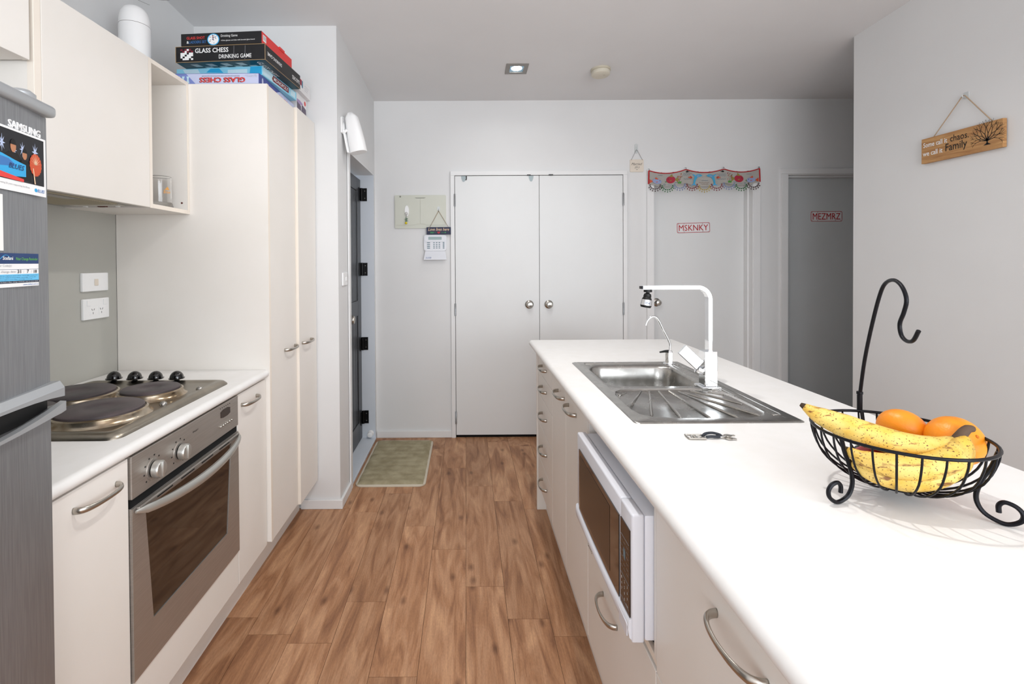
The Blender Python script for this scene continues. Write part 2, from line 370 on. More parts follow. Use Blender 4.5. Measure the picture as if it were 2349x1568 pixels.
for y in (-2.90, -1.77, -.64): wf.box(2.34, 2.38, y, y + .04, .60, 2.40, 'trim')
for z in (.60, 2.36): wf.box(2.34, 2.38, -2.90, -.60, z, z + .04, 'trim')
struct(wf.build('added_window', smooth=False))  # unseen window added to carry the side fill light
sbox('wall_hall', 2.42, 4.3, 2.78, 2.886, 0, 3.1)
sbox('wall_hall_end', 4.2, 4.3, 2.886, 3.84, 0, 3.1)
m = MB(); m.box(-1.7, -1.2, -3.5, -3.4, 0, 3.2, 'wall'); m.box(2.1, 2.42, -3.5, -3.4, 0, 3.2, 'wall'); m.box(-1.2, 2.1, -3.5, -3.4, 0, .4, 'wall'); m.box(-1.2, 2.1, -3.5, -3.4, 2.5, 3.2, 'wall')
struct(m.build('wall_rear', smooth=False))
wf = MB()
for x in (-1.2, -.1, 1.0, 2.06): wf.box(x, x + .04, -3.47, -3.43, .4, 2.5, 'trim')
for z in (.4, 2.46): wf.box(-1.2, 2.1, -3.47, -3.43, z, z + .04, 'trim')
struct(wf.build('window_1', smooth=False))
# baseboards
sbox('baseboard_entry', -.94, -.705, 2.720, 2.735, 0, .052, m='trim', bev=.003)
sbox('baseboard_entry_side', -.72, -.705, 2.7355, 2.945, 0, .052, m='trim', bev=.003)
sbox('baseboard_back', -.715, -.122, 3.826, 3.84, 0, .055, m='trim', bev=.003)
sbox('baseboard_back_hall', 1.27, 1.42, 3.826, 3.84, 0, .055, m='trim', bev=.003)
sbox('baseboard_right', 2.286, 2.30, -3.4, 2.886, 0, .055, m='trim', bev=.003)
# --- entry door (black) with frame
m = MB(); m.box(-.718, -.708, 2.945, 2.988, 0, 2.10, 'trim', .002)
struct(m.build('trim_1', smooth=False))
m = MB(); m.box(-.86, -.7195, 3.7985, 3.8035, 0, 2.072, 'jamb_blue'); m.box(-.86, -.7195, 2.985, 3.80, 2.066, 2.0725, 'trim'); m.box(-.86, -.7195, 2.985, 2.992, 0, 2.072, 'jamb_blue')
struct(m.build('trim_2', smooth=False))
struct(MB().box(-.87, -.716, 2.988, 3.80, 0, .016, 'jamb_blue', .003).build('trim_3', smooth=False))
DX = -.822; DY0, DY1 = 2.995, 3.79
d1 = MB().box(DX - .04, DX - .012, DY0, DY1, .02, 2.03, 'door_black').build('door_1', loc=(DX, DY0, 0), smooth=False); struct(d1)
for (a, b_, z0, z1) in ((DY0, DY0 + .11, .02, 2.03), (DY1 - .11, DY1, .02, 2.03), (DY0 + .11, DY1 - .11, .02, .17), (DY0 + .11, DY1 - .11, .985, 1.10), (DY0 + .11, DY1 - .11, 1.93, 2.03)):
    MB().box(DX - .014, DX, a, b_, z0, z1, 'door_black', .003).build('door_rail', d1, smooth=False)
for z0, z1 in ((.17, .985), (1.10, 1.93)):
    n_ = 8; w_ = (DY1 - DY0 - .22) / n_
    for k in range(n_):
        MB().box(DX - .013, DX - .006, DY0 + .11 + k * w_ + .003, DY0 + .11 + (k + 1) * w_ - .003, z0, z1, 'door_black', .002).build('door_board', d1, smooth=False)
m = MB().lathe([(.03, 0), (.03, .006), (.012, .01), (.012, .028), (.026, .036), (.031, .05), (.026, .064), (.0, .07)], (DX, 3.28, 1.0), 'nickel', 20, (1, 0, 0)); m.build('door_knob', d1)
m = MB().lathe([(.022, 0), (.022, .008), (.016, .012), (.0, .013)], (DX, 3.27, 1.56), 'nickel', 16, (1, 0, 0)); m.box(DX + .012, DX + .03, 3.262, 3.278, 1.545, 1.575, 'nickel', .002); m.build('deadbolt', d1)
for z in (1.915, 1.335, .755, .18):
    m = MB(); m.box(DX, DX + .004, 3.735, 3.792, z - .05, z + .05, 'hinge_black'); m.box(DX + .003, DX + .05, 3.792, 3.7975, z - .05, z + .05, 'hinge_black')
    m.lathe([(.009, 0), (.009, .1), (.0, .102)], (DX + .010, 3.788, z - .05), 'hinge_black', 12)
    for dz in (-.028, .028): m.lathe([(.004, 0), (.003, .002), (0, .0022)], (DX + .034, 3.792, z + dz), 'nickel', 8, (0, -1, 0))
    m.build('hinge', d1)
ds = MB().lathe([(.024, 0), (.024, .006), (.016, .012), (.016, .03), (.02, .034), (.02, .044), (.012, .048), (0, .048)], (-.757, 3.7985, .05), 'white', 20, (0, -1, 0)).build('door_stop', loc=(-.757, 3.79, .05))
tag(ds, 'small round white rubber door stop low on the entry door jamb', 'door stop')
# --- cupboard double doors on the back wall
m = MB()
m.box(-.122, -.090, 3.822, 3.84, 0, 2.0655, 'trim', .001); m.box(1.236, 1.268, 3.822, 3.84, 0, 2.0655, 'trim', .001); m.box(-.122, 1.268, 3.822, 3.84, 2.066, 2.0985, 'trim', .001)
struct(m.build('trim_4', smooth=False))
bk = MB().box(-.09, 1.236, 3.8375, 3.8405, 0, 2.066, 'gap').build('gap_backing', smooth=False); struct(bk)  # black sheet behind the leaves, painting the shade in the door gaps
KN = None
def door_knob(x, y, z, par):
    MB().lathe([(.0335, 0), (.0335, .004), (.030, .008), (.014, .011), (.012, .028), (.018, .034), (.0245, .043), (.0245, .052), (.018, .060), (.0, .063)], (x, y, z), 'steel_knob', 24, (0, -1, 0)).build('door_knob', par)
def butt_hinge(x, y, z, par):
    m = MB().lathe([(.0065, 0), (.0065, .095), (.004, .098), (0, .098)], (x, y - .004, z - .048), 'hinge_steel', 12)
    for k in range(1, 5): m.lathe([(.0071, 0), (.0071, .0015)], (x, y - .004, z - .048 + k * .019), 'ink_grey', 12)
    m.build('hinge', par)
for nme, x0, x1, kx, hx in (('door_2', -.0865, .5735, .494, -.0885), ('door_3', .5765, 1.2325, .647, 1.2345)):
    d = MB().box(x0, x1, 3.824, 3.837, .022, 2.0615, 'door_white', .0015).build(nme, loc=((x0 + x1) / 2, 3.83, 0), smooth=False); struct(d)
    door_knob(kx, 3.824, 1.05, d)
    for z in (1.872, 1.012, .16): butt_hinge(hx, 3.822, z, d)
# --- two panel-less bedroom doors further right
for nme, x0, x1, rec, mt, ti in (('door_4', 1.482, 2.258, 3.93, 'door_white', 'trim_6'), ('door_5', 2.54, 3.326, 3.93, 'door_shaded', 'trim_7')):
    m = MB()
    m.box(x0 - .058, x0 - .0062, 3.824, 3.84, 0, 2.0645, 'trim', .001); m.box(x1 + .0062, x1 + .058, 3.824, 3.84, 0, 2.0645, 'trim', .001); m.box(x0 - .058, x1 + .058, 3.824, 3.84, 2.0652, 2.1055, 'trim', .001)
    m.box(x0 - .006, x0 - .0002, 3.83, 4.0, 0, 2.0645, 'trim'); m.box(x1 + .0002, x1 + .006, 3.83, 4.0, 0, 2.0645, 'trim'); m.box(x0, x1, 3.83, 4.0, 2.058, 2.0645, 'trim')
    m.box(x1 - .014, x1 - .0003, 3.88, 3.928, 0, 2.0445, 'trim'); m.box(x0 + .0005, x1 - .0003, 3.88, 3.928, 2.045, 2.0578, 'trim')
    struct(m.build(ti, smooth=False))
    d = MB().box(x0 + .002, x1 - .002, rec, rec + .036, .008, 2.055, mt, .001).build(nme, loc=((x0 + x1) / 2, rec, 0), smooth=False); struct(d)
    if nme == 'door_4': door_knob(1.535, rec, 1.052, d)

# ================================================================== LEFT: fridge
FC = Vector((-.80, .945, 0)); FN = Vector((.981, .194, 0)).normalized(); FRt = Vector((-FN.y, FN.x, 0))
FM = Matrix(((FN.x, FRt.x, 0, FC.x), (FN.y, FRt.y, 0, FC.y), (0, 0, 1, 0), (0, 0, 0, 1)))
fr = thing('fridge', 'tall grey brushed-steel fridge freezer with papers stuck on its upper door', 'fridge', (-1.1, .62, 0))
def fpart(mb, name, par=fr, **k): return mb.xf(FM).build(name, par, **k)
fpart(MB().box(-.62, -.055, -.60, -.004, .03, 1.665, 'fridge_dark', .006), 'body')
for y in (-.55, -.06):
    for x in (-.55, -.12): fpart(MB().lathe([(.02, 0), (.02, .03)], (x, y, 0), 'black', 10), 'foot')
def fdoor(z0, z1, name):
    m = MB(); pts = []
    n_ = 10
    for k in range(n_ + 1):
        y = -.60 + .60 * k / n_; pts.append((-.0 - .006 * ((2 * k / n_ - 1) ** 2), y))
    pts[-1] = (-.010, 0); pts[0] = (-.010, -.60)
    prof = pts + [(-.05, 0), (-.05, -.60)]
    m.loft([[(x, y, z0) for x, y in prof], [(x, y, z1) for x, y in prof]], 'fridge_steel')
    return fpart(m, name, ang=25)
ud = fdoor(1.155, 1.667, 'freezer_door'); ld = fdoor(.06, 1.098, 'fridge_door')
fpart(MB().box(-.62, .008, -.605, .004, 1.667, 1.690, 'fridge_trim', .008, 3), 'top_cap')
fpart(MB().lathe([(.022, 0), (.022, .012), (.015, .018), (0, .018)], (-.03, -.035, 1.690), 'fridge_trim', 16), 'hinge_cover')
# handle trims: upper door lower edge and lower door top edge, bowed recess between
m = MB(); n_ = 14; ra = []
for k in range(n_ + 1):
    y = -.60 + .605 * k / n_; t = 2 * k / n_ - 1
    zb = 1.128 + .010 * (abs(t) ** 6) * 0 + .012 * (1 - abs(t) ** 4)
    ra.append([(-.05, y, 1.158), (.004, y, 1.158), (.012, y, 1.145), (.012, y, zb), (-.02, y, zb + .004), (-.05, y, zb + .004)])
m.loft(ra, 'fridge_trim'); fpart(m, 'handle_trim', ud, ang=30)
m = MB(); ra = []
for k in range(n_ + 1):
    y = -.60 + .605 * k / n_; t = 2 * k / n_ - 1; dip = .020 * (1 - abs(t) ** 3)
    ra.append([(-.05, y, 1.094), (.006, y, 1.094), (.014, y, 1.100 - dip * .35), (.014, y, 1.118 - dip), (.004, y, 1.119 - dip), (-.006, y, 1.112 - dip), (-.05, y, 1.10 - dip * .5)])
m.loft(ra, 'fridge_trim'); fpart(m, 'handle_trim', ld, ang=30)
fpart(MB().box(-.06, -.012, -.595, -.006, 1.099, 1.134, 'black'), 'seal_gap')
def fP(s, z, out=0): return FC + FRt * (-s) + FN * out + EZ * z
fpart_t = MB(); fpart_t.text('SAMSUNG', fP(.114, 1.621, -.0035), FRt, EZ, .082, .0135, 'white', .012, t=.002); fpart_t.build('logo', ud)
# papers on the fridge
OUT = .0006
def rect_on(mb, s0, s1, z0, z1, mt, out): return mb.prism([(0, 0), (s0 - s1, 0), (s0 - s1, z1 - z0), (0, z1 - z0)], fP(s0, z0, out), FRt, EZ, .0002, mt)
ph = thing('photo_print', 'glossy team photo print with white border on the freezer door', 'photo', fP(.1, 1.51))
m = MB(); rect_on(m, .182, .022, 1.512, 1.620, 'print_white', OUT); m.build('paper', ph, smooth=False)
m = MB(); rect_on(m, .176, .028, 1.531, 1.616, 'night', OUT + .0003)
def fpoly(mb, pts, mt, out): return mb.prism([(-a, b) for a, b in pts], fP(0, 0, out), FRt, EZ, .0001, mt)
for (s, z, r) in ((.134, 1.590, .010), (.085, 1.588, .009), (.052, 1.590, .011), (.105, 1.583, .008), (.155, 1.595, .009)):
    st = []
    for k in range(16): q = r * (1 if k % 2 == 0 else .3); a = 2 * PI * k / 16; st.append((s + q * math.cos(a) * .8, z + q * math.sin(a) * 1.5))
    fpoly(m, st, 'glow', OUT + .0005)
for s, z, sc in ((.108, 1.589, 1.0), (.080, 1.580, .85)):
    fpoly(m, [(s + .026 * sc, z - .045), (s + .024 * sc, z - .02), (s + .010 * sc, z - .010), (s - .010 * sc, z - .010), (s - .020 * sc, z - .02), (s - .020 * sc, z - .045)], 'ink_black', OUT + .0007)
    fpoly(m, ell(s, z, .0068 * sc, .0105 * sc), 'ink_skin', OUT + .0009)
    fpoly(m, [(s + .007 * sc * math.cos(R_(a)), z + .003 + .0095 * sc * math.sin(R_(a))) for a in range(0, 181, 20)], 'ink_black', OUT + .0011)
fpoly(m, [(.176, 1.575), (.135, 1.572), (.105, 1.566), (.078, 1.562), (.078, 1.541), (.105, 1.538), (.176, 1.544)], 'ink_cyan', OUT + .0013)
fpoly(m, [(.176, 1.570), (.12, 1.566), (.10, 1.556), (.14, 1.551), (.176, 1.552)], 'ink_blue', OUT + .0014)
fpoly(m, [(.176, 1.544), (.14, 1.542), (.084, 1.536), (.084, 1.531), (.176, 1.533)], 'ink_red', OUT + .0015)
fan = [(.052 + .0165 * math.cos(R_(a)) * (1 if (a // 10) % 2 else .93), 1.567 + .021 * math.sin(R_(a)) * (1 if (a // 10) % 2 else .93)) for a in range(0, 360, 10)]
fpoly(m, fan, 'ink_orange', OUT + .0013)
for k in range(9):
    a = R_(20 * k + 5); fpoly(m, [(.052 - .001, 1.567), (.052 + .015 * math.cos(a), 1.567 + .019 * math.sin(a)), (.052 + .001, 1.567)], 'peach', OUT + .0015)
fpoly(m, [(.060, 1.560), (.058, 1.560), (.053, 1.532), (.056, 1.532)], 'peach', OUT + .0016)
m.text('BLUES', fP(.121, 1.5505, OUT + .0017), FRt, EZ, .038, .009, 'ink_navy', .01, .3)
m.build('printed_picture', ph, smooth=False)
m = MB(); m.text('celebrating 25 years supporting the Blues', fP(.150, 1.5215, OUT + .0003), FRt, EZ, .082, .0035, 'ink_grey')
m.text('BLUES', fP(.047, 1.5185, OUT + .0003), FRt, EZ, .020, .006, 'ink_blue', .01, .3); fpoly(m, ell(.0505, 1.5215, .004, .0035), 'ink_cyan', OUT + .0003); m.build('printed_text', ph, smooth=False)
cd = thing('reminder_card', 'blue and white filter change reminder card on the freezer door', 'card', fP(.1, 1.346))
m = MB(); rect_on(m, .172, .047, 1.347, 1.405, 'print_white', OUT)
rect_on(m, .172, .047, 1.387, 1.405, 'ink_navy', OUT + .0002); rect_on(m, .172, .047, 1.377, 1.3775, 'ink_navy', OUT + .0002); rect_on(m, .172, .047, 1.3575, 1.369, 'ink_lcyan', OUT + .0002); rect_on(m, .172, .047, 1.3535, 1.3575, 'ink_dnavy', OUT + .0002)
m.build('card', cd, smooth=False)
m = MB(); o_ = OUT + .0005
m.text('Stefani', fP(.137, 1.3935, o_), FRt, EZ, .024, .006, 'ink_white', .015); m.text('Filter Change Reminder', fP(.106, 1.3915, o_), FRt, EZ, .056, .0065, 'ink_green')
m.tube([fP(.142 - .026 * k / 8, 1.395 + .007 * math.sin(PI * k / 8), o_) for k in range(9)], .0004, 'ink_cyan', 4)
m.text('Filter Code(s):', fP(.152, 1.381, o_), FRt, EZ, .036, .0045, 'ink_grey'); m.text('Next change date:', fP(.158, 1.3705, o_), FRt, EZ, .052, .005, 'ink_grey')
m.text('31', fP(.103, 1.3705, o_), FRt, EZ, .009, .006, 'ink_black', .01); m.text('/', fP(.088, 1.3705, o_), FRt, EZ, .0015, .005, 'ink_grey'); m.text('7', fP(.079, 1.3705, o_), FRt, EZ, .005, .006, 'ink_black', .01); m.text('/', fP(.068, 1.3705, o_), FRt, EZ, .0015, .005, 'ink_grey'); m.text('18', fP(.061, 1.3702, o_), FRt, EZ, .008, .006, 'ink_black', .01)
for k, wd in enumerate((.118, .114, .104)): m.text('recommended to replace your filter cartridge every six', fP(.170, 1.3655 - k * .0032, o_), FRt, EZ, wd, .0018, 'ink_navy')
m.text('Register online to have a filter change reminder sent to your email', fP(.170, 1.3545, o_), FRt, EZ, .119, .002, 'ink_white'); m.text('www.stefani.com.au', fP(.089, 1.349, o_), FRt, EZ, .039, .003, 'ink_blue')
m.build('printed_text', cd, smooth=False)
m = MB(); rect_on(m, .24, .1335, 1.409, 1.503, 'paper', OUT)
tag(m.build('paper_sheet', loc=fP(.19, 1.409), smooth=False), 'plain white paper sheet on freezer door above the reminder card', 'paper')

# ================================================================== handle prototype (bow handle, along local Y, standing off +X)
hp = MB()
HP = [(0.0, -.066, 0), (.012, -.0635, 0), (.022, -.055, 0), (.029, -.036, 0), (.032, -.012, 0), (.032, .012, 0), (.029, .036, 0), (.022, .055, 0), (.012, .0635, 0), (0.0, .066, 0)]
hp.tube(HP, [.0062, .0062, .0058, .0050, .0044, .0044, .0050, .0058, .0062, .0062], 'nickel', 10, sub=3, flat=(.75, 1.25))
def handle(par, x, y, z, left=True):
    global HSRC
    if HSRC is None:
        HSRC = bpy.data.meshes.new('bow_handle'); bmesh.ops.recalc_face_normals(hp.bm, faces=hp.bm.faces); hp.bm.to_mesh(HSRC); HSRC.materials.append(MATS['nickel'])
        HSRC.polygons.foreach_set('use_smooth', [True] * len(HSRC.polygons))
    class D: data = HSRC
    return inst(D, 'handle', par, (x, y, z), (0, 0, 0 if left else PI))
HSRC = None

# ================================================================== LEFT: base units, pantry, worktop
CF = -.872
def base_unit(name, label, y0, y1, hy, hz=.84):
    t = thing(name, label, 'cabinet', (-1.2, (y0 + y1) / 2, 0))
    MB().box(-1.508, CF - .020, y0 + .001, y1 - .001, .168, .890, 'cream').build('carcass', t, smooth=False)
    d = MB().box(CF - .018, CF, y0 + .0015, y1 - .0015, .165, .886, 'cream', .0015).build('door', t, smooth=False)
    MB().box(CF - .0185, CF - .0015, y1 - .002, y1 - .0008, .165, .886, 'cream_edge').build('edge_strip', d, smooth=False)
    handle(d, CF, hy, hz)
    return t
base_unit('base_cabinet', 'cream base cabinet between the fridge and the built-in oven', .972, 1.2445, 1.135)
base_unit('base_cabinet', 'narrow cream base cabinet between the oven and tall pantry', 1.836, 2.098, 1.937)
oh = thing('oven_housing', 'cream oven housing cabinet with a filler panel under the oven', 'cabinet', (-1.2, 1.54, 0))
MB().box(-1.508, CF - .020, 1.2455, 1.8345, .168, .285, 'cream').build('carcass', oh, smooth=False)
MB().box(CF - .018, CF, 1.2465, 1.8335, .165, .296, 'cream', .0015).build('filler_panel', oh, smooth=False)
kb = MB().box(-.965, -.947, .972, 2.718, 0, .163, 'cream').build('kickboard', loc=(-.955, 1.7, 0), smooth=False); tag(kb, 'cream kickboard under the oven and pantry units', 'kickboard')
# pantry
pt = thing('pantry_cupboard', 'tall cream pantry cupboard with two doors and board games on top', 'cupboard', (-1.2, 2.42, 0))
MB().box(-1.510, -.854, 2.1005, 2.118, .175, 2.158, 'cream', .001).build('side_panel', pt, smooth=False)
MB().box(-.8545, -.853, 2.1005, 2.118, .175, 2.158, 'cream_edge').build('edge_strip', pt, smooth=False)
MB().box(-1.510, -.880, 2.1185, 2.730, .165, 2.155, 'cream').build('carcass', pt, smooth=False)
d = MB().box(-.877, -.858, 2.1195, 2.4435, .168, 2.160, 'cream', .0015).build('door', pt, smooth=False); handle(d, -.858, 2.350, .977)
MB().box(-.876, -.8565, 2.1185, 2.1205, .168, 2.160, 'cream_edge').build('edge_strip', d, smooth=False)
d = MB().box(-.865, -.844, 2.4475, 2.727, .165, 2.166, 'cream', .0015).build('door', pt, smooth=False); handle(d, -.844, 2.553, .977)
MB().box(-.8645, -.8443, 2.4465, 2.4485, .165, 2.166, 'cream_edge').build('edge_strip', d, smooth=False)
# left worktop with bullnose front
def bull(x_edge, x_in, z0, z1, sgn, n=8):
    r = (z1 - z0) / 2; zc = (z0 + z1) / 2; cx_ = x_edge - sgn * r
    return [(x_in, z0)] + [(cx_ + sgn * r * math.cos(a), zc + r * math.sin(a)) for a in [-PI / 2 + PI * k / n for k in range(n + 1)]] + [(x_in, z1)]
pr = bull(-.856, -1.509, .893, WT, 1)
m = MB().loft([[(x, .968, z) for x, z in pr], [(x, 2.099, z) for x, z in pr]], 'worktop')
tag(m.build('worktop', loc=(-1.2, 1.5, .893), ang=30), 'off-white laminate worktop with rounded edge carrying the electric hob', 'worktop')

# ================================================================== hob
hb = thing('electric_hob', 'stainless electric hob with four solid plates set in the worktop', 'hob', (-1.18, 1.57, WT))
HX0, HX1, HY0, HY1 = -1.452, -.915, 1.262, 1.880
m = MB()
def rr3(ins, z, r): return [(x, y, z) for x, y in rrect(HX0 + ins, HX1 - ins, HY0 + ins, HY1 - ins, r, 6)]
m.loft([rr3(0, WT, .035), rr3(0.001, WT + .004, .035), rr3(.010, WT + .013, .030), rr3(.022, WT + .016, .022), rr3(.034, WT + .015, .02), rr3(.046, WT + .010, .02)], 'hob_steel', cap0=True, cap1=True)
m.build('hob_tray', hb, ang=50)
plates = [(-1.085, 1.436, .110), (-1.085, 1.664, .088), (-1.307, 1.622, .110), (-1.315, 1.42, .088)]
for (px, py, r) in plates:
    z = WT + .010
    p = MB().lathe([(r + .022, 0), (r + .018, .003), (r + .012, .010), (r + .010, .018), (r + .004, .021), (r + .001, .018)], (px, py, z), 'hob_ring', 48).build('plate_ring', hb)
    MB().lathe([(r, .012), (r, .026), (r - .003, .0285), (r * .40, .0285), (r * .36, .0265), (r * .05, .0262), (0, .0262)], (px, py, z), 'plate_iron', 48).build('hot_plate', p)
for (px, py) in ((-.975, 1.555), (-.960, 1.74)):
    MB().lathe([(.012, 0), (.010, .006), (.004, .010), (0, .010)], (px, py, WT + .0105), 'steel', 12).build('stud', hb)
for k, kx in enumerate((-1.347, -1.268, -1.188, -1.108)):
    m = MB().lathe([(.013, 0), (.010, .003), (.006, .005), (.006, .010)], (kx, 1.852, WT + .0135), 'black', 14)
    m.lathe([(.022, .009), (.0275, .010), (.028, .013)] + [(.024 * math.cos(a), .013 + .026 * math.sin(a)) for a in [PI / 2 * q / 8 for q in range(9)]], (kx, 1.852, WT + .0135), 'black_gloss', 24)
    m.build('control_knob', hb)

# ================================================================== oven
OX = -.866
ov = thing('built_in_oven', 'built-in stainless oven with dark glass door under the hob', 'oven', (-1.15, 1.54, .298))
OY0, OY1 = 1.248, 1.832
MB().box(-1.45, OX - .03, OY0 + .004, OY1 - .004, .300, .886, 'black').build('oven_body', ov, smooth=False)
cp = MB().box(OX - .03, OX, OY0, OY1, .776, .888, 'oven_steel', .002).build('control_panel', ov, smooth=False)
od = MB()
zT, zB = .752, .300
od.box(OX - .03, OX - .004, OY0, OY1, zB, zT, 'oven_steel', .002)
od = od.build('oven_door', ov, smooth=False)
# steel face plate of the door with window opening: four sloping pieces
wn = [(1.300, .728), (1.776, .728), (1.742, .414), (1.328, .414)]
ou = [(OY0, zT), (OY1, zT), (OY1, zB), (OY0, zB)]
m = MB()
for k in range(4):
    a, b_, c_, d_ = ou[k], ou[(k + 1) % 4], wn[(k + 1) % 4], wn[k]
    m.prism([a, b_, c_, d_], (OX - .004, 0, 0), EY, EZ, .004, 'oven_steel')
m.build('door_frame', od, smooth=False)
MB().prism(wn, (OX - .0045, 0, 0), EY, EZ, .0020, 'oven_glass').build('door_window', od, smooth=False)
MB().box(OX - .025, OX - .006, OY0 + .002, OY1 - .002, .7525, .776, 'gap').build('vent_gap', ov, smooth=False)
hm = MB(); rings = []
N_ = 24
for k in range(N_ + 1):
    t = k / N_; y = 1.256 + (1.826 - 1.256) * t; q = 1 - (2 * t - 1) ** 2
    out = .004 + .044 * (q ** .6); z = .742 - .018 * q
    h_ = .011 + .004 * q; th = .005 + .006 * q
    if k in (0, N_): h_ *= .35; th *= .5
    rings.append([(OX + out + th * math.cos(a) * 1.0, y, z + h_ * math.sin(a)) for a in [2 * PI * j / 10 for j in range(10)]])
hm.loft(rings, 'oven_handle'); hm.build('handle', od)
MB().box(OX, OX + .010, 1.262, 1.822, .736, .7515, 'oven_steel', .003).build('handle_trim', od, smooth=False)
for k in range(4):
    y = 1.335 + k * .112; MB().box(OX + .0095, OX + .0106, y, y + .07, .742, .7455, 'gap').build('vent_slot', od, smooth=False)
for ky in (1.333, 1.455):
    m = MB().lathe([(.030, 0), (.029, .003), (.024, .0035)], (OX, ky, .822), 'oven_steel', 28, (1, 0, 0)); m.lathe([(.022, .003), (.022, .008)], (OX, ky, .822), 'black', 24, (1, 0, 0))
    m.lathe([(.0235, .008), (.0235, .022), (.021, .026), (.0, .027)], (OX, ky, .822), 'silver', 28, (1, 0, 0))
    m.box(OX + .024, OX + .031, ky - .004, ky + .004, .800, .844, 'silver', .003)
    m.build('knob', cp)
m = MB()
for ky in (1.333, 1.455):
    for a in range(-60, 250, 35):
        yy, zz = ky + .037 * math.cos(R_(a)), .822 + .037 * math.sin(R_(a)); m.prism(rrect(-.0025, .0025, -.002, .002, .0008, 2), (OX, yy, zz), EY, EZ, .0004, 'ink_black')
m.text('inori', (OX, 1.528, .851), EY, EZ, .030, .007, 'ink_black')
for k in range(6): m.prism(rrect(-.002, .002, -.0018, .0018, .0007, 2), (OX, 1.70 + k * .0135, .876), EY, EZ, .0004, 'ink_black')
m.build('printed_marks', cp, smooth=False)
dsp = [(-.034, -.012), (-.034, .008), (-.015, .013), (.015, .013), (.034, .008), (.034, -.012), (.015, -.016), (-.015, -.016)]
MB().prism(dsp, (OX, 1.735, .855), EY, EZ, .0012, 'mw_panel').build('display', cp, smooth=False)
for k in range(6): MB().lathe([(.0045, 0), (.0045, .004), (.003, .006), (0, .0062)], (OX, 1.698 + k * .0155, .814), 'steel_knob', 10, (1, 0, 0)).build('button', cp)

# ================================================================== upper cabinets, rangehood, shelf
UF = -1.19; UT = 2.163; UB = 1.598
uc = thing('wall_cabinet', 'cream wall cabinet with one wide door above the rangehood', 'cabinet', (-1.35, 1.6, UB))
MB().box(-1.512, UF - .019, 1.350, 1.368, UB + .002, UT, 'cream').build('side_panel', uc, smooth=False)
MB().box(UF - .0195, UF, 1.350, 1.3735, UB, UT, 'cream_edge', .001).build('edge_strip', uc, smooth=False)
MB().box(-1.512, UF - .021, 1.3685, 1.836, 1.66, UT, 'cream').build('carcass', uc, smooth=False)
MB().box(UF - .019, UF, 1.375, 1.8365, UB + .001, UT, 'cream', .0015).build('door', uc, smooth=False)
oc = thing('wall_cabinet', 'cream wall cabinet high above the fridge', 'cabinet', (-1.35, 1.0, 1.946))
MB().box(-1.512, UF - .020, .45, 1.338, 1.946, 2.50, 'cream').build('carcass', oc, smooth=False)
MB().box(UF - .019, UF, .45, 1.338, 1.944, 2.50, 'cream', .0015).build('door', oc, smooth=False)
rh = thing('rangehood', 'slim grey rangehood recessed under the wide wall cabinet', 'rangehood', (-1.35, 1.6, 1.60))
MB().box(-1.505, UF - .024, 1.3695, 1.835, 1.603, 1.657, 'hood_grey', .002).build('hood_body', rh, smooth=False)
m = MB().box(-1.46, -1.245, 1.38, 1.74, 1.599, 1.603, 'filter_beige')
fo = m.build('grease_filter', rh, smooth=False)
for k in range(36):
    y = 1.385 + k * .0098; MB().box(-1.455, -1.25, y, y + .004, 1.5975, 1.599, 'filter_beige').build('filter_rib', fo, smooth=False)
MB().box(-1.29, -1.25, 1.46, 1.58, 1.5965, 1.6028, 'hood_grey').build('filter_latch', rh, smooth=False)
MB().box(-1.44, -1.26, 1.765, 1.80, 1.600, 1.603, 'lens_dull', .001).build('light_lens', rh, smooth=False)
for x in (-1.41, -1.29): MB().box(x - .006, x + .006, 1.80, 1.812, 1.597, 1.603, 'white', .001).build('lens_clip', rh, smooth=False)
MB().box(-1.365, -1.335, 1.803, 1.818, 1.5975, 1.603, 'brown_red', .002).build('switch', rh, smooth=False)
sh = thing('open_shelf_unit', 'cream open-fronted shelf unit beside the pantry holding a glass mug', 'shelf', (-1.35, 1.97, UB))
MB().box(-1.512, UF - .001, 1.8375, 1.8535, UB, UT, 'cream').box(UF - .001, UF, 1.8375, 1.8535, UB, UT, 'cream_edge').build('side_panel', sh, smooth=False)
MB().box(-1.512, UF - .001, 2.0845, 2.0995, UB, UT, 'cream').box(UF - .001, UF, 2.0845, 2.0995, UB, UT, 'cream_edge').build('side_panel', sh, smooth=False)
MB().box(-1.512, UF - .001, 1.854, 2.084, UB, UB + .016, 'cream').box(UF - .001, UF, 1.854, 2.084, UB, UB + .016, 'cream_edge').build('bottom_panel', sh, smooth=False)
MB().box(-1.512, UF - .001, 1.854, 2.084, UT - .016, UT, 'cream').box(UF - .001, UF, 1.854, 2.084, UT - .016, UT, 'cream_edge').build('top_panel', sh, smooth=False)
MB().box(-1.512, -1.505, 1.854, 2.084, UB + .016, UT - .016, 'cream').build('back_panel', sh, smooth=False)
m = MB()
for z in (1.645, 1.94, 2.10): m.lathe([(.004, 0), (.004, .002), (0, .0021)], (-1.215, 2.0845, z), 'brown_red' if z < 1.7 else 'cream', 10, (0, -1, 0))
m.build('screw_cap', sh)
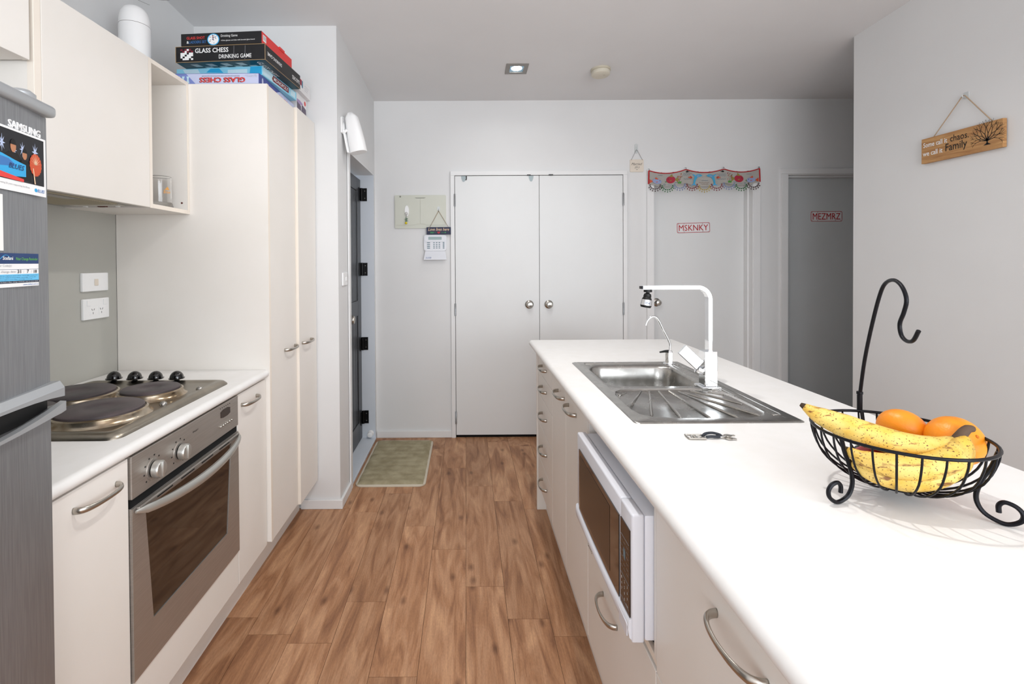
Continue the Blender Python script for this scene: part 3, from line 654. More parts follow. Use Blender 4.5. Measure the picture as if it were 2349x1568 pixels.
# glass beer mug
mg = thing('glass_mug', 'clear glass beer mug with gold print on the open shelf', 'mug', (-1.262, 2.012, UB + .016))
b0 = UB + .0165; MX, MY = -1.262, 2.012
MB().lathe([(.046, 0), (.048, .004), (.045, .016), (.042, .03), (.042, .128), (.040, .130), (.038, .128), (.038, .024), (.0, .022)], (MX, MY, b0), 'glass', 40).build('mug_body', mg)
hd = Vector((-.55, -.83, 0)).normalized(); c0 = Vector((MX, MY, b0))
MB().tube([c0 + hd * .040 + EZ * .112, c0 + hd * .058 + EZ * .117, c0 + hd * .072 + EZ * .105, c0 + hd * .072 + EZ * .055, c0 + hd * .060 + EZ * .032, c0 + hd * .040 + EZ * .030], .0065, 'glass', 10, sub=4).build('mug_handle', mg)
fd = Vector((.80, -.6, 0)).normalized(); rt = Vector((-fd.y, fd.x, 0))
m = MB(); m.text('Brew', c0 + fd * .0422 - rt * .004 + EZ * .058, rt, EZ, .026, .014, 'gold_ink', .01, .2); m.prism([(0, 0), (.012, .014), (.018, 0)], c0 + fd * .0424 + EZ * .073, rt, EZ, .0002, 'gold_ink'); m.build('printed_mark', mg, smooth=False)
# white tall canister on top of the wall cabinet
VX, VY, VR = -1.36, 2.016, .0565
ca = thing('white_canister', 'tall white plastic canister with domed top standing on the wall cabinets', 'canister', (VX, VY, UT))
MB().lathe([(VR * .90, 0), (VR * .98, .06), (VR, .12), (VR, .195), (VR * .985, .198)], (VX, VY, UT + .0005), 'white', 36).build('canister_body', ca)
MB().lathe([(VR * .995, .1995), (VR * .97, .225), (VR * .88, .250), (VR * .70, .268), (VR * .45, .277), (0, .280)], (VX, VY, UT + .0005), 'white', 36).build('domed_cap', ca)
MB().lathe([(.006, 0), (.005, .003), (0, .0032)], (VX + VR * .74, VY - VR * .10, UT + .252), 'silver', 12, (.75, -.1, .55)).build('cap_button', ca)

# wall plates on the splashback
ws = thing('wall_switch', 'white wall plate with one small rocker switch above the socket', 'switch', (-1.511, 1.97, 1.31))
MB().box(-1.511, -1.499, 1.901, 2.037, 1.277, 1.351, 'white', .003).build('wall_plate', ws, smooth=False)
MB().box(-1.499, -1.496, 1.960, 1.979, 1.300, 1.326, 'plaque', .001).build('rocker', ws, smooth=False)
so = thing('power_socket', 'white double power socket on the grey splashback', 'socket', (-1.511, 1.97, 1.2))
MB().box(-1.511, -1.499, 1.903, 2.040, 1.165, 1.248, 'white', .003).build('wall_plate', so, smooth=False)
for y in (1.928, 2.015): MB().box(-1.499, -1.496, y - .009, y + .009, 1.220, 1.242, 'white', .001).build('rocker', so, smooth=False)
for y in (1.950, 1.995):
    m = MB().prism(rrect(-.014, .014, -.018, .018, .004, 3), (-1.4992, y, 1.199), EY, EZ, .0012, 'white')
    for dx, dz, a in ((-.0055, .005, .5), (.0055, .005, -.5), (0, -.009, 0)):
        m.prism([(dx + p * math.cos(a) - q * math.sin(a), dz + p * math.sin(a) + q * math.cos(a)) for p, q in ((-.0009, -.004), (.0009, -.004), (.0009, .004), (-.0009, .004))], (-1.498, y, 1.199), EY, EZ, .0004, 'black')
    m.build('outlet', so, smooth=False)

# ================================================================== games and boxes on the pantry
PTOP = 2.1585
def game(name, label, nearR, nearL, depth, z0, z1, build, group='board game boxes stacked on the pantry'):
    """box whose near right / near left bottom corners are given in plan"""
    a, b_ = Vector((nearR[0], nearR[1], 0)), Vector((nearL[0], nearL[1], 0)); wdt = (a - b_).length; rt_ = (a - b_).normalized(); bk_ = Vector((-rt_.y, rt_.x, 0))
    M_ = Matrix(((rt_.x, bk_.x, 0, b_.x), (rt_.y, bk_.y, 0, b_.y), (0, 0, 1, z0), (0, 0, 0, 1)))
    t = thing(name, label, 'board game', (b_.x + wdt / 2, b_.y + depth / 2, z0), group)
    build(t, M_, wdt, depth, z1 - z0)
    return t
def put(mb, M_, name, t): return mb.xf(M_).build(name, t, smooth=False)
def g1(t, M_, w_, d_, h):
    put(MB().box(0, w_, 0, d_, 0, h, 'box_navy', .001), M_, 'box', t)
    m = MB(); m.prism([(0.003, .002), (w_ - .003, .002), (w_ - .003, h - .002), (.003, h - .002)], (0, -.0002, 0), EX, EZ, .0003, 'box_lilac'); m.prism([(.003, .002), (.10, .002), (.06, h - .002), (.003, h - .002)], (0, -.0005, 0), EX, EZ, .0003, 'box_blue')
    m.prism([(d_ * .30, .002), (d_ - .003, .002), (d_ - .003, h - .002), (d_ * .55, h - .002)], (w_ + .0002, 0, 0), EY, EZ, .0003, 'box_lilac')
    m.text('GLASS CHESS', (w_ - .062, -.001, h * .60), NX, -EZ, .200, h * .46, 'ink_black', .03); m.text('GLASS CHESS', (w_ - .060, -.0014, h * .62), NX, -EZ, .200, h * .46, 'ink_red', .02)
    m.text('FEATURING FROSTED AND CLEAR GLASS PIECES AND GLASS BOARD', (w_ - .085, -.001, h * .78), NX, -EZ, .165, h * .08, 'ink_black'); m.text('For 2 players', (w_ - .01, -.001, h * .72), NX, -EZ, .045, h * .09, 'ink_grey'); m.text('Ages 8 to adult', (w_ - .01, -.001, h * .85), NX, -EZ, .052, h * .09, 'ink_grey')
    m.text('GLASS CHESS', (w_ + .001, d_ * .80, h * .58), NY, -EZ, d_ * .62, h * .40, 'ink_red', .02)
    m.prism(ell(d_ * .08, h * .45, .008, .016), (w_ + .0004, 0, 0), EY, EZ, .0003, 'box_lilac')
    for k in range(3): m.prism([(.02 + .02 * k, .004), (.034 + .02 * k, .004), (.030 + .02 * k, .022), (.033 + .02 * k, .034), (.021 + .02 * k, .034), (.024 + .02 * k, .022)], (0, -.0009, 0), EX, EZ, .0003, 'box_pale')
    put(m, M_, 'printed_design', t)
game('board_game_box', 'lilac-blue game box with red upside-down lettering, lowest of its stack on the pantry', (-.897, 2.128), (-1.275, 2.130), .42, PTOP + .008, PTOP + .055, g1)
def g2(t, M_, w_, d_, h):
    put(MB().box(0, w_, 0, d_, 0, h, 'box_sky', .001), M_, 'box', t)
    m = MB(); m.prism([(.05, .004), (.12, .004), (.10, h - .004), (.03, h - .004)], (0, -.0003, 0), EX, EZ, .0003, 'box_pale'); m.prism([(.24, .006), (.33, .006), (.33, h - .012), (.24, h - .012)], (0, -.0003, 0), EX, EZ, .0003, 'box_pale'); m.prism([(.34, .002), (w_ - .002, .002), (w_ - .002, h - .002), (.345, h - .002)], (0, -.0003, 0), EX, EZ, .0003, 'box_cyan')
    m.prism([(.14, .02), (.22, .015), (.20, h - .004), (.16, h - .004)], (0, -.0003, 0), EX, EZ, .0003, 'box_cyan')
    m.prism([(.004, .004), (d_ * .55, .004), (d_ * .35, h - .003), (.004, h - .003)], (w_ + .0003, 0, 0), EY, EZ, .0003, 'box_pale')
    m.prism([(d_ * .28, h * .18), (d_ * .74, h * .18), (d_ * .74, h * .86), (d_ * .28, h * .86)], (w_ + .0006, 0, 0), EY, EZ, .0003, 'ink_maroon')
    m.text('MONOPOLY', (w_ + .0010, d_ * .30, h * .30), EY, EZ, d_ * .42, h * .44, 'ink_white', .015)
    m.prism([(d_ * .80, h * .15), (d_ * .95, h * .15), (d_ * .95, h * .85), (d_ * .80, h * .85)], (w_ + .0006, 0, 0), EY, EZ, .0003, 'box_pale')
    for cx_, r in ((.10, .012), (.115, .008)): m.prism(ell(cx_, h * .45, r, r * .7), (w_ + .0006, 0, 0), EY, EZ, .0003, 'ink_brown')
    put(m, M_, 'printed_design', t)
game('board_game_box', 'light blue board game box with maroon title band in the pantry stack', (-.893, 2.150), (-1.290, 2.185), .345, PTOP + .0555, PTOP + .0955, g2)
Z3 = PTOP + .0962
def g3(t, M_, w_, d_, h):
    put(MB().box(0, w_, 0, d_, 0, h, 'box_black', .002), M_, 'box', t)
    m = MB(); e = .0003
    # underside artwork
    m.prism([(.004, -.004), (w_ - .004, -.004), (w_ - .004, -d_ + .004), (.004, -d_ + .004)], (0, 0, -e), EX, -EY * -1 * -1, .0, 'box_teal') if False else None
    m.poly([(.004, .004, -e), (.004, d_ - .004, -e), (w_ - .004, d_ - .004, -e), (w_ - .004, .004, -e)], 'box_teal')
    for i in range(8):
        for j in range(4):
            if (i + j) % 2 == 0:
                x0 = .05 + i * .034 + j * .012; y0 = .022 + j * .03; m.poly([(x0, y0, -2 * e), (x0 + .012, y0 + .028, -2 * e), (x0 + .044, y0 + .028, -2 * e), (x0 + .032, y0, -2 * e)], 'ink_teal_w')
    m.text('GLASS CHESS', (w_ - .05, .02, 0), EY, EX, .17, .024, 'ink_white', .01, .3, lift=.0009)
    m.text('GLASS CHESS', (.088, -e, h * .56), EX, EZ, .150, h * .30, 'ink_white', .02); m.text('DRINKING GAME', (.195, -e, h * .16), EX, EZ, .145, h * .26, 'ink_white', .008)
    for i in range(6):
        for j in range(6):
            m.prism([(.022 + i * .0095, h * .14 + j * .0079), (.022 + (i + 1) * .0095, h * .14 + j * .0079), (.022 + (i + 1) * .0095, h * .14 + (j + 1) * .0079), (.022 + i * .0095, h * .14 + (j + 1) * .0079)], (0, -e, 0), EX, EZ, .0002, 'ink_maroon' if (j > 3 and (i + j) % 2) else ('ink_white' if (i * 5 + j * 3) % 4 else 'ink_black'))
    m.text('DRINKING GAME', (w_ + e, .155, h * .62), NY, -EZ, .135, h * .22, 'ink_white', .01); m.text('GLASS CHESS', (w_ + e, d_ - .01, h * .55), NY, -EZ, .085, h * .28, 'ink_white', .01)
    for x in (.26, .31): m.prism([(x, .004), (x + .001, .004), (x + .003, h - .004), (x + .002, h - .004)], (0, -e, 0), EX, EZ, .0002, 'ink_grey')
    put(m, M_, 'printed_design', t)
    m = MB()
    for p, q in (((0, 0, 0), (w_, 0, 0)), ((0, 0, h), (w_, 0, h)), ((w_, 0, 0), (w_, d_, 0)), ((w_, 0, 0), (w_, 0, h)), ((0, 0, 0), (0, 0, h))):
        m.tube([Vector(p), Vector(p).lerp(Vector(q), .5) + Vector((0, -.0004, 0)), Vector(q)], .0012, 'card_brown', 5)
    put(m, M_, 'worn_edges', t)
game('board_game_box', 'worn black game box with white lettering overhanging the light blue box', (-.853, 2.085), (-1.252, 2.116), .36, Z3, Z3 + .067, g3)
def g4(t, M_, w_, d_, h):
    put(MB().box(0, w_, 0, d_, 0, h, 'box_black', .001), M_, 'box', t)
    m = MB(); e = .0003
    m.prism([(.001, .001), (d_ - .001, .001), (d_ - .001, h - .001), (.001, h - .001)], (w_, 0, 0), EY, EZ, e, 'box_red'); m.prism([(.012, h * .28), (.040, h * .28), (.040, h * .8), (.012, h * .8)], (w_ + e, 0, 0), EY, EZ, e, 'ink_white')
    for k in range(7): m.prism([(.015 + k * .0033, h * .4), (.0165 + k * .0033, h * .4), (.0165 + k * .0033, h * .74), (.015 + k * .0033, h * .74)], (w_ + 2 * e, 0, 0), EY, EZ, e, 'ink_grey')
    m.poly([(0.001, .001, h + e), (w_ - .001, .001, h + e), (w_ - .001, d_ - .001, h + e), (.001, d_ - .001, h + e)], 'box_white')
    m.text('GLASS SHOT', (.026, -e, h * .52), EX, EZ, .082, h * .22, 'ink_red', .006); m.text('&', (.026, -e, h * .18), EX, EZ, .010, h * .22, 'ink_white', .02); m.text('LADDERS SET', (.037, -e, h * .18), EX, EZ, .078, h * .22, 'ink_blue', 0)
    m.prism(ell(.146, h * .45, .027, .025, 24), (0, -e, 0), EX, EZ, e, 'ink_cyan'); m.prism(ell(.146, h * .45, .023, .0215, 24), (0, -2 * e, 0), EX, EZ, e, 'ink_white')
    for k in range(26):
        a, r = random.random() * 6.28, random.random() * .019; m.prism(ell(.146 + r * math.cos(a), h * .45 + r * math.sin(a), .0022, .0022, 6), (0, -3 * e, 0), EX, EZ, e, random.choice(['ink_navy', 'ink_red', 'ink_grey', 'ink_slate', 'ink_black']))
    m.text('Drinking Game', (.180, -e, h * .56), EX, EZ, .074, h * .26, 'ink_white'); m.text('4 Shot glasses and dice with beveled glass board', (.180, -e, h * .26), EX, EZ, .150, h * .13, 'ink_white', .005)
    put(m, M_, 'printed_design', t)
    put(MB().box(w_ - .002, w_ + .004, d_ * .55, d_ * .72, h - .008, h + .004, 'box_red', .001), M_, 'closing_tab', t)
Z4 = Z3 + .069
game('board_game_box', 'black game box with a red side, topmost of the pantry stack', (-.867, 2.084), (-1.226, 2.112), .295, Z4, Z4 + .052, g4)
def g5(t, M_, w_, d_, h):
    put(MB().box(0, w_, 0, d_, 0, h, 'box_white', .001), M_, 'box', t)
    m = MB(); e = .0003
    m.prism([(.002, .004), (d_ * .42, .004), (d_ * .42, h * .55), (d_ * .2, h * .62), (.002, h * .66)], (w_, 0, 0), EY, EZ, e, 'box_purple'); m.prism([(d_ * .45, h * .35), (d_ * .95, h * .30), (d_ * .92, h * .58), (d_ * .5, h * .66)], (w_, 0, 0), EY, EZ, e, 'box_purple')
    m.prism([(.002, h * .62), (d_ * .2, h * .58), (d_ * .5, h * .60), (d_ * .6, h * .70), (d_ * .3, h * .74), (.002, h * .72)], (w_ + e, 0, 0), EY, EZ, e, 'box_mauve'); m.prism(ell(d_ * .82, h * .80, .013, .013), (w_ + e, 0, 0), EY, EZ, e, 'ink_red')
    put(m, M_, 'printed_design', t)
t = game('gift_box', 'white glassware box with purple print at the wall end of the pantry top', (-.886, 2.565), (-1.10, 2.565), .158, PTOP, PTOP + .130, g5, None); t['category'] = 'box'
def g6(t, M_, w_, d_, h):
    put(MB().box(0, w_, 0, d_, 0, h, 'box_white', .001), M_, 'box', t)
    m = MB(); e = .0003
    m.prism([(.10, h * .45), (.13, h * .45), (.13, h * .85), (.10, h * .85)], (w_, 0, 0), EY, EZ, e, 'ink_crim'); m.prism([(.13, h * .35), (.15, h * .35), (.15, h * .85), (.13, h * .85)], (w_, 0, 0), EY, EZ, e, 'ink_bluew')
    for k in range(3): m.text('glass board game', (w_ + e, .175, h * (.62 - .16 * k)), EY, EZ, .07 - .012 * k, h * .08, 'ink_grey')
    put(m, M_, 'printed_design', t)
t = game('gift_box', 'plain white carton resting on the purple-printed glassware box', (-.866, 2.455), (-1.06, 2.455), .268, PTOP + .1305, PTOP + .205, g6, None); t['category'] = 'box'

# ================================================================== entry side: alarm siren, light switch
al = thing('alarm_sensor', 'white tilted plastic alarm unit on a bracket above the entry door', 'alarm', (-.72, 2.85, 2.1))
m = MB(); m.box(-.7195, -.712, 2.805, 2.850, 2.135, 2.225, 'white', .003); m.tube([(-.713, 2.828, 2.15), (-.700, 2.832, 2.145), (-.692, 2.84, 2.158)], .008, 'white', 8); m.build('bracket', al)
rings = []
for k in range(9):
    t = k / 8; z = -.120 + .235 * t
    wx = .052 - .016 * t ** 2; wy = .045 - .010 * t ** 2
    if k == 8: wx *= .55; wy *= .6
    rings.append([(wx * (1 if math.cos(a) > 0 else .8) * abs(math.cos(a)) ** .7 * (1 if math.cos(a) >= 0 else -1), wy * abs(math.sin(a)) ** .7 * (1 if math.sin(a) >= 0 else -1), z) for a in [2 * PI * j / 24 for j in range(24)]])
Ma = Matrix.Translation((-.656, 2.868, 2.150)) @ Matrix.Rotation(R_(-11), 4, 'Y') @ Matrix.Rotation(R_(-10), 4, 'Z')
MB().loft(rings, 'white').xf(Ma).build('housing', al, ang=60)
m = MB(); m.box(-.049, -.040, -.050, .045, -.118, .10, 'white', .003); m.xf(Ma).build('back_plate', al)
m = MB(); m.text('PIR', (-.034, -.0445, .055), EX, EZ, .012, .010, 'ink_grey', lift=.0); m.xf(Ma).build('printed_mark', al)
ls = thing('light_switch', 'white light switch plate with two rockers beside the entry door', 'switch', (-.72, 2.86, 1.29))
MB().box(-.7195, -.711, 2.805, 2.912, 1.253, 1.329, 'white', .003).build('wall_plate', ls, smooth=False)
for y in (2.868, 2.889): MB().box(-.711, -.708, y - .007, y + .007, 1.280, 1.302, 'white', .001).build('rocker', ls, smooth=False)

# ================================================================== back wall fittings
BW = 3.84
mb_ = thing('meter_box', 'flat pale green-grey switchboard cover on the back wall', 'switchboard', (-.36, BW, 1.65))
MB().prism(rrect(-.562, -.158, 1.654, 1.915, .010, 4), (0, BW, 0), EX, EZ, .012, 'meter').build('cover', mb_)
for x0, x1 in ((-.556, -.3625), (-.3585, -.164)):
    c_ = 1 if x0 < -.4 else -1
    pts = [(x0, 1.680), (x1 - (.045 if c_ > 0 else 0), 1.680), (x1 - (.030 if c_ > 0 else 0), 1.688), (x1, 1.688)] if c_ > 0 else [(x0, 1.688), (x0 + .030, 1.688), (x0 + .045, 1.680), (x1, 1.680)]
    top = [(x1, 1.886), (x1 - .03, 1.886), (x1 - .045, 1.893), (x0, 1.893)] if c_ > 0 else [(x1, 1.893), (x0 + .045, 1.893), (x0 + .03, 1.886), (x0, 1.886)]
    MB().prism(pts + top, (0, BW - .0122, 0), EX, EZ, .003, 'meter').build('cover_door', mb_, smooth=False)
MB().prism([(-.405, 1.8945), (-.315, 1.8945), (-.33, 1.889), (-.39, 1.889)], (0, BW - .0121, 0), EX, EZ, .001, 'meter_line').build('finger_notch', mb_, smooth=False)
MB().lathe([(.007, 0), (.007, .001), (.005, .0012)], (-.517, BW - .0122, 1.903), 'meter_line', 16, (0, -1, 0)).build('maker_mark', mb_)
hk = MB(); hk.prism(ell(-.465, 1.790, .0165, .043, 24), (0, BW - .0153, 0), EX, EZ, .005, 'white'); hk.tube([(-.465, BW - .020, 1.775), (-.465, BW - .034, 1.765), (-.465, BW - .038, 1.775)], .004, 'white', 8)
tag(hk.build('adhesive_hook', loc=(-.465, BW - .016, 1.79)), 'oval white adhesive hook on the switchboard cover holding a keyring', 'hook')
kr = thing('keyring', 'keyring with green beaded leaves and yellow bobble on white hook', 'keyring', (-.468, BW - .03, 1.72))
MB().tube([(-.467 + .010 * math.cos(a), BW - .035, 1.768 + .010 * math.sin(a)) for a in [2 * PI * k / 16 for k in range(16)]], .0013, 'nickel', 6, closed=True).build('ring', kr)
MB().tube([(-.467, BW - .035, 1.758), (-.468, BW - .034, 1.735)], .0012, 'ink_black', 6).build('chain', kr)
for k in range(7):
    z = 1.734 - k * .0045; sg = 1 if k % 2 else -1; L = .012 + .003 * (k % 3)
    MB().prism([(-.467, z + .003), (-.467 + sg * L, z - .001), (-.467, z - .004)], (0, BW - .030 - .001 * k, 0), EX, EZ, .003, 'leaf_dark').build('bead_leaf', kr, smooth=False)
MB().ball((-.470, BW - .032, 1.694), .010, 'bobble_y', 12).build('bobble', kr)
# love sign
lv = thing('hanging_sign', 'small navy hanging sign with Love lives here lettering above keypad', 'sign', (-.215, BW - .02, 1.60))
MB().box(-.310, -.120, BW - .032, BW - .022, 1.6035, 1.661, 'navy', .001).build('board', lv, smooth=False)
m = MB(); m.text('Love lives here', (-.298, BW - .032, 1.632), EX, EZ, .165, .024, 'peach', .005, .35)
m.prism([(-.26, 1.6175), (-.235, 1.6175), (-.235, 1.6195), (-.26, 1.6195)], (0, BW - .0322, 0), EX, EZ, .0003, 'green_p'); m.prism([(-.195, 1.6175), (-.165, 1.6175), (-.165, 1.6195), (-.195, 1.6195)], (0, BW - .0322, 0), EX, EZ, .0003, 'green_p')
m.prism([(-.167, 1.613), (-.155, 1.6185), (-.167, 1.624)], (0, BW - .0322, 0), EX, EZ, .0003, 'green_p')
for k in range(3): m.prism([(-.283 + k * .009, 1.612), (-.277 + k * .009, 1.6185), (-.283 + k * .009, 1.625), (-.278 + k * .009, 1.625), (-.271 + k * .009, 1.6185), (-.278 + k * .009, 1.612)], (0, BW - .0322, 0), EX, EZ, .0003, 'green_p')
heart = [(-.215 + .00075 * 16 * math.sin(a) ** 3, 1.6185 + .00065 * (13 * math.cos(a) - 5 * math.cos(2 * a) - 2 * math.cos(3 * a) - math.cos(4 * a))) for a in [2 * PI * k / 24 for k in range(24)]]
m.prism(heart, (0, BW - .0322, 0), EX, EZ, .0003, 'red_p'); m.build('lettering', lv, smooth=False)
MB().tube([(-.285, BW - .026, 1.661), (-.217, BW - .024, 1.785), (-.2135, BW - .024, 1.785), (-.140, BW - .026, 1.661)], .0018, 'rope', 6).build('hanging_cord', lv)
hk = MB(); hk.prism(rrect(-.226, -.206, 1.793, 1.823, .003, 3), (0, BW - .0153, 0), EX, EZ, .003, 'clear'); hk.tube([(-.216, BW - .018, 1.806), (-.216, BW - .0205, 1.786), (-.216, BW - .029, 1.783), (-.216, BW - .031, 1.791)], .0013, 'ink_black', 6)
tag(hk.build('adhesive_hook', loc=(-.216, BW - .016, 1.8)), 'small clear adhesive hook on the switchboard cover above the navy sign', 'hook')
# alarm keypad
kp = thing('alarm_keypad', 'white alarm keypad with flap open below the navy sign', 'keypad', (-.243, BW, 1.40))
MB().prism(rrect(-.333, -.155, 1.475, 1.602, .022, 5), (0, BW, 0), EX, EZ, .022, 'keypad').build('keypad_body', kp)
MB().prism(rrect(-.329, -.159, 1.548, 1.600, .018, 5), (0, BW - .0222, 0), EX, EZ, .004, 'keypad').build('top_cover', kp)
MB().prism(rrect(-.297, -.193, 1.563, 1.586, .001, 2), (0, BW - .0264, 0), EX, EZ, .0008, 'grey_lcd').build('display', kp, smooth=False)
for gx, gw, rows in (((-.253, -.232, -.211), .012, (1.540, 1.526, 1.512, 1.498)), ((-.296,), .024, (1.539, 1.524, 1.510, 1.497)), ((-.178,), .013, (1.541, 1.530, 1.519, 1.508, 1.497))):
    for gx_ in gx:
        for z in rows: MB().prism(rrect(gx_ - gw / 2, gx_ + gw / 2, z - .0032, z + .0032, .002, 2), (0, BW - .0222, 0), EX, EZ, .0015, 'key_grey').build('key', kp, smooth=False)
m = MB(); fl_ = [[(-.322, BW - .022, 1.474), (-.166, BW - .022, 1.474), (-.166, BW - .018, 1.474), (-.322, BW - .018, 1.474)], [(-.330, BW - .034, 1.435), (-.158, BW - .034, 1.435), (-.158, BW - .030, 1.435), (-.330, BW - .030, 1.435)], [(-.334, BW - .040, 1.406), (-.154, BW - .040, 1.406), (-.154, BW - .036, 1.404), (-.334, BW - .036, 1.404)]]
m.loft(fl_, 'keypad'); fo = m.build('flap', kp, smooth=False)
m = MB(); m.text('ALARM', (-.318, BW - .0395, 1.4205), EX, EZ, .044, .007, 'ink_slate', .01, lift=.0006); m.text('security', (-.318, BW - .0405, 1.4135), EX, EZ, .044, .005, 'ink_slate', .01, lift=.0006); m.build('printed_text', fo, smooth=False)
# over-door hooks and tape on the cupboard doors
for k, (x, lab) in enumerate(((-.018, 'clear over-door hook at hinge end of the left cupboard door'), (.512, 'clear over-door hook beside the meeting edge of the cupboard doors'))):
    ho = thing('over_door_hook', lab, 'hook', (x, 3.822, 2.03))
    tongue = [(-.019, .0), (.019, .0), (.016, -.022), (.010, -.038), (.004, -.044), (-.004, -.044), (-.010, -.038), (-.016, -.022)]
    MB().prism(tongue, (x, 3.8238, 2.060), EX, EZ, .003, 'clear_blue').build('hook_tongue', ho)
    bx = x + (.022 if k == 0 else -.018)
    m = MB()
    if k == 0: m.prism([(-.005, 0), (.005, 0), (.004, -.026), (-.002, -.034), (-.010, -.030), (-.004, -.022)], (bx, 3.8236, 2.060), EX, EZ, .004, 'black_gloss')
    else: m.box(bx - .014, bx + .014, 3.817, 3.8238, 2.0625, 2.070, 'black_gloss', .001)
    m.build('hook_clip', ho, smooth=False)
m = MB().box(.650, .684, 3.816, 3.8238, 2.0625, 2.0705, 'black_gloss', .001)
tag(m.build('door_catch', loc=(.667, 3.82, 2.0625), smooth=False), 'small black clip on top of the right cupboard door', 'clip')
# married plaque
pq = thing('wooden_plaque', 'small square pale wooden plaque with script hanging beside cupboard', 'plaque', (1.346, BW, 2.088))
MB().prism(rrect(1.293, 1.400, 2.088, 2.186, .006, 3), (0, BW - .001, 0), EX, EZ, .006, 'plaque').build('board', pq, smooth=False)
m = MB(); m.text('Married', (1.303, BW - .0071, 2.140), EX, EZ, .086, .020, 'plaque_ink', 0, .45); m.text('2013', (1.327, BW - .0071, 2.116), EX, EZ, .040, .014, 'plaque_ink', 0, .4); m.prism([(1.336, 2.133), (1.358, 2.134), (1.347, 2.1355)], (0, BW - .0071, 0), EX, EZ, .0003, 'plaque_ink'); m.prism([(1.338, 2.107), (1.356, 2.107), (1.347, 2.103)], (0, BW - .0071, 0), EX, EZ, .0003, 'plaque_ink'); m.build('lettering', pq, smooth=False)
MB().tube([(1.302, BW - .008, 2.179), (1.342, BW - .011, 2.262), (1.346, BW - .011, 2.262), (1.391, BW - .008, 2.179)], .0011, 'thread', 6).build('hanging_cord', pq)
hk = MB(); hk.prism(rrect(1.330, 1.356, 2.232, 2.310, .012, 4), (0, BW, 0), EX, EZ, .003, 'clear'); hk.tube([(1.343, BW - .003, 2.285), (1.343, BW - .006, 2.258), (1.343, BW - .016, 2.254), (1.343, BW - .018, 2.264)], .0025, 'clear', 8)
tag(hk.build('adhesive_hook', loc=(1.343, BW, 2.27)), 'long clear adhesive wall hook holding the small wooden plaque', 'hook')
# banner over door_4
bn = thing('door_valance', 'embroidered sea-life fabric valance with bead fringe over the white door', 'valance', (1.865, BW - .03, 1.93))
BY = BW - .034
pins = [(1.431, 2.092), (1.720, 2.100), (2.018, 2.102), (2.296, 2.104)]
def topz(x):
    for (xa, za), (xb, zb) in zip(pins, pins[1:]):
        if x <= xb + 1e-6:
            t = (x - xa) / (xb - xa); return za + (zb - za) * t - .026 * 4 * t * (1 - t)
    return pins[-1][1]
def botz(x):
    t = (x - pins[0][0]) / (pins[-1][0] - pins[0][0]); return topz(x) - .104 + .012 * math.sin(t * 2 * PI * 1.5) * .3
def by(x, v): return BY + .004 * math.sin(x * 26) * v
NX_ = 72; g = []
m = MB(); ci = m.mi('cloth'); VV = []
for i in range(NX_ + 1):
    x = pins[0][0] + (pins[-1][0] - pins[0][0]) * i / NX_; a, b_ = topz(x), botz(x)
    VV.append([m.bm.verts.new((x, by(x, j / 6), a + (b_ - a) * j / 6)) for j in range(7)])
for i in range(NX_):
    for j in range(6): m.bm.faces.new((VV[i][j], VV[i + 1][j], VV[i + 1][j + 1], VV[i][j + 1])).material_index = ci
r_ = bmesh.ops.solidify(m.bm, geom=m.bm.faces[:], thickness=.0015)
m.build('cloth', bn)
xs = [pins[0][0] + (pins[-1][0] - pins[0][0]) * i / 48 for i in range(49)]
m = MB().tube([(x, by(x, 0) - .001, topz(x)) for x in xs], .0042, 'cloth_red', 6); m.build('top_binding', bn)
for x in (pins[0][0], pins[-1][0]): MB().tube([(x, BY - .001, topz(x)), (x + (.004 if x > 2 else -.002), BY - .001, botz(x))], .0052, 'cloth_red', 6).build('side_binding', bn)
def flat(pts, mt, name='embroidered_motif', extra=None):
    m = MB(); O = (0, BY - .0058, 0); m.prism(pts, O, EX, EZ, .0006, mt)
    for k, (p, q) in enumerate(extra or []): m.prism(p, (0, BY - .0066 - .0003 * k, 0), EX, EZ, .0004, q)
    return m.build(name, bn, smooth=False)
def fishy(cx, cz_, L, H, sg, body, fin, tail):
    flat(ell(cx, cz_, L, H, 18, -.15 * sg), body, extra=[([(cx - sg * L * .85, cz_), (cx - sg * L * 1.6, cz_ + H * .8), (cx - sg * L * 1.6, cz_ - H * .8)], tail), ([(cx - L * .4, cz_ + H * .8), (cx + L * .4, cz_ + H * .7), (cx - sg * L * .3, cz_ + H * 1.6)], fin), ([(cx - L * .3, cz_ - H * .2), (cx + L * .2, cz_ - H * .1), (cx, cz_ - H * .5)], fin), (ell(cx + sg * L * .6, cz_ + H * .2, .003, .003, 8), 'ink_black')])
zc_ = lambda x: (topz(x) + botz(x)) / 2
fishy(1.492, zc_(1.492) - .018, .036, .020, 1, 'ink_slate', 'ink_orange', 'ink_orange'); fishy(2.228, zc_(2.228) - .018, .036, .020, -1, 'ink_slate', 'ink_orange', 'ink_orange')
fishy(1.600, zc_(1.600) - .002, .036, .028, -1, 'ink_crim', 'ink_olive', 'ink_olive'); fishy(2.132, zc_(2.132) - .002, .036, .028, 1, 'ink_crim', 'ink_olive', 'ink_olive')
fishy(1.756, zc_(1.756), .012, .008, 1, 'ink_orange', 'ink_crim', 'ink_orange'); fishy(1.968, zc_(1.968), .012, .008, -1, 'ink_orange', 'ink_crim', 'ink_orange')
fishy(1.728, topz(1.728) - .016, .010, .006, -1, 'ink_black', 'ink_black', 'ink_black'); fishy(2.006, topz(2.006) - .016, .010, .006, 1, 'ink_black', 'ink_black', 'ink_black')
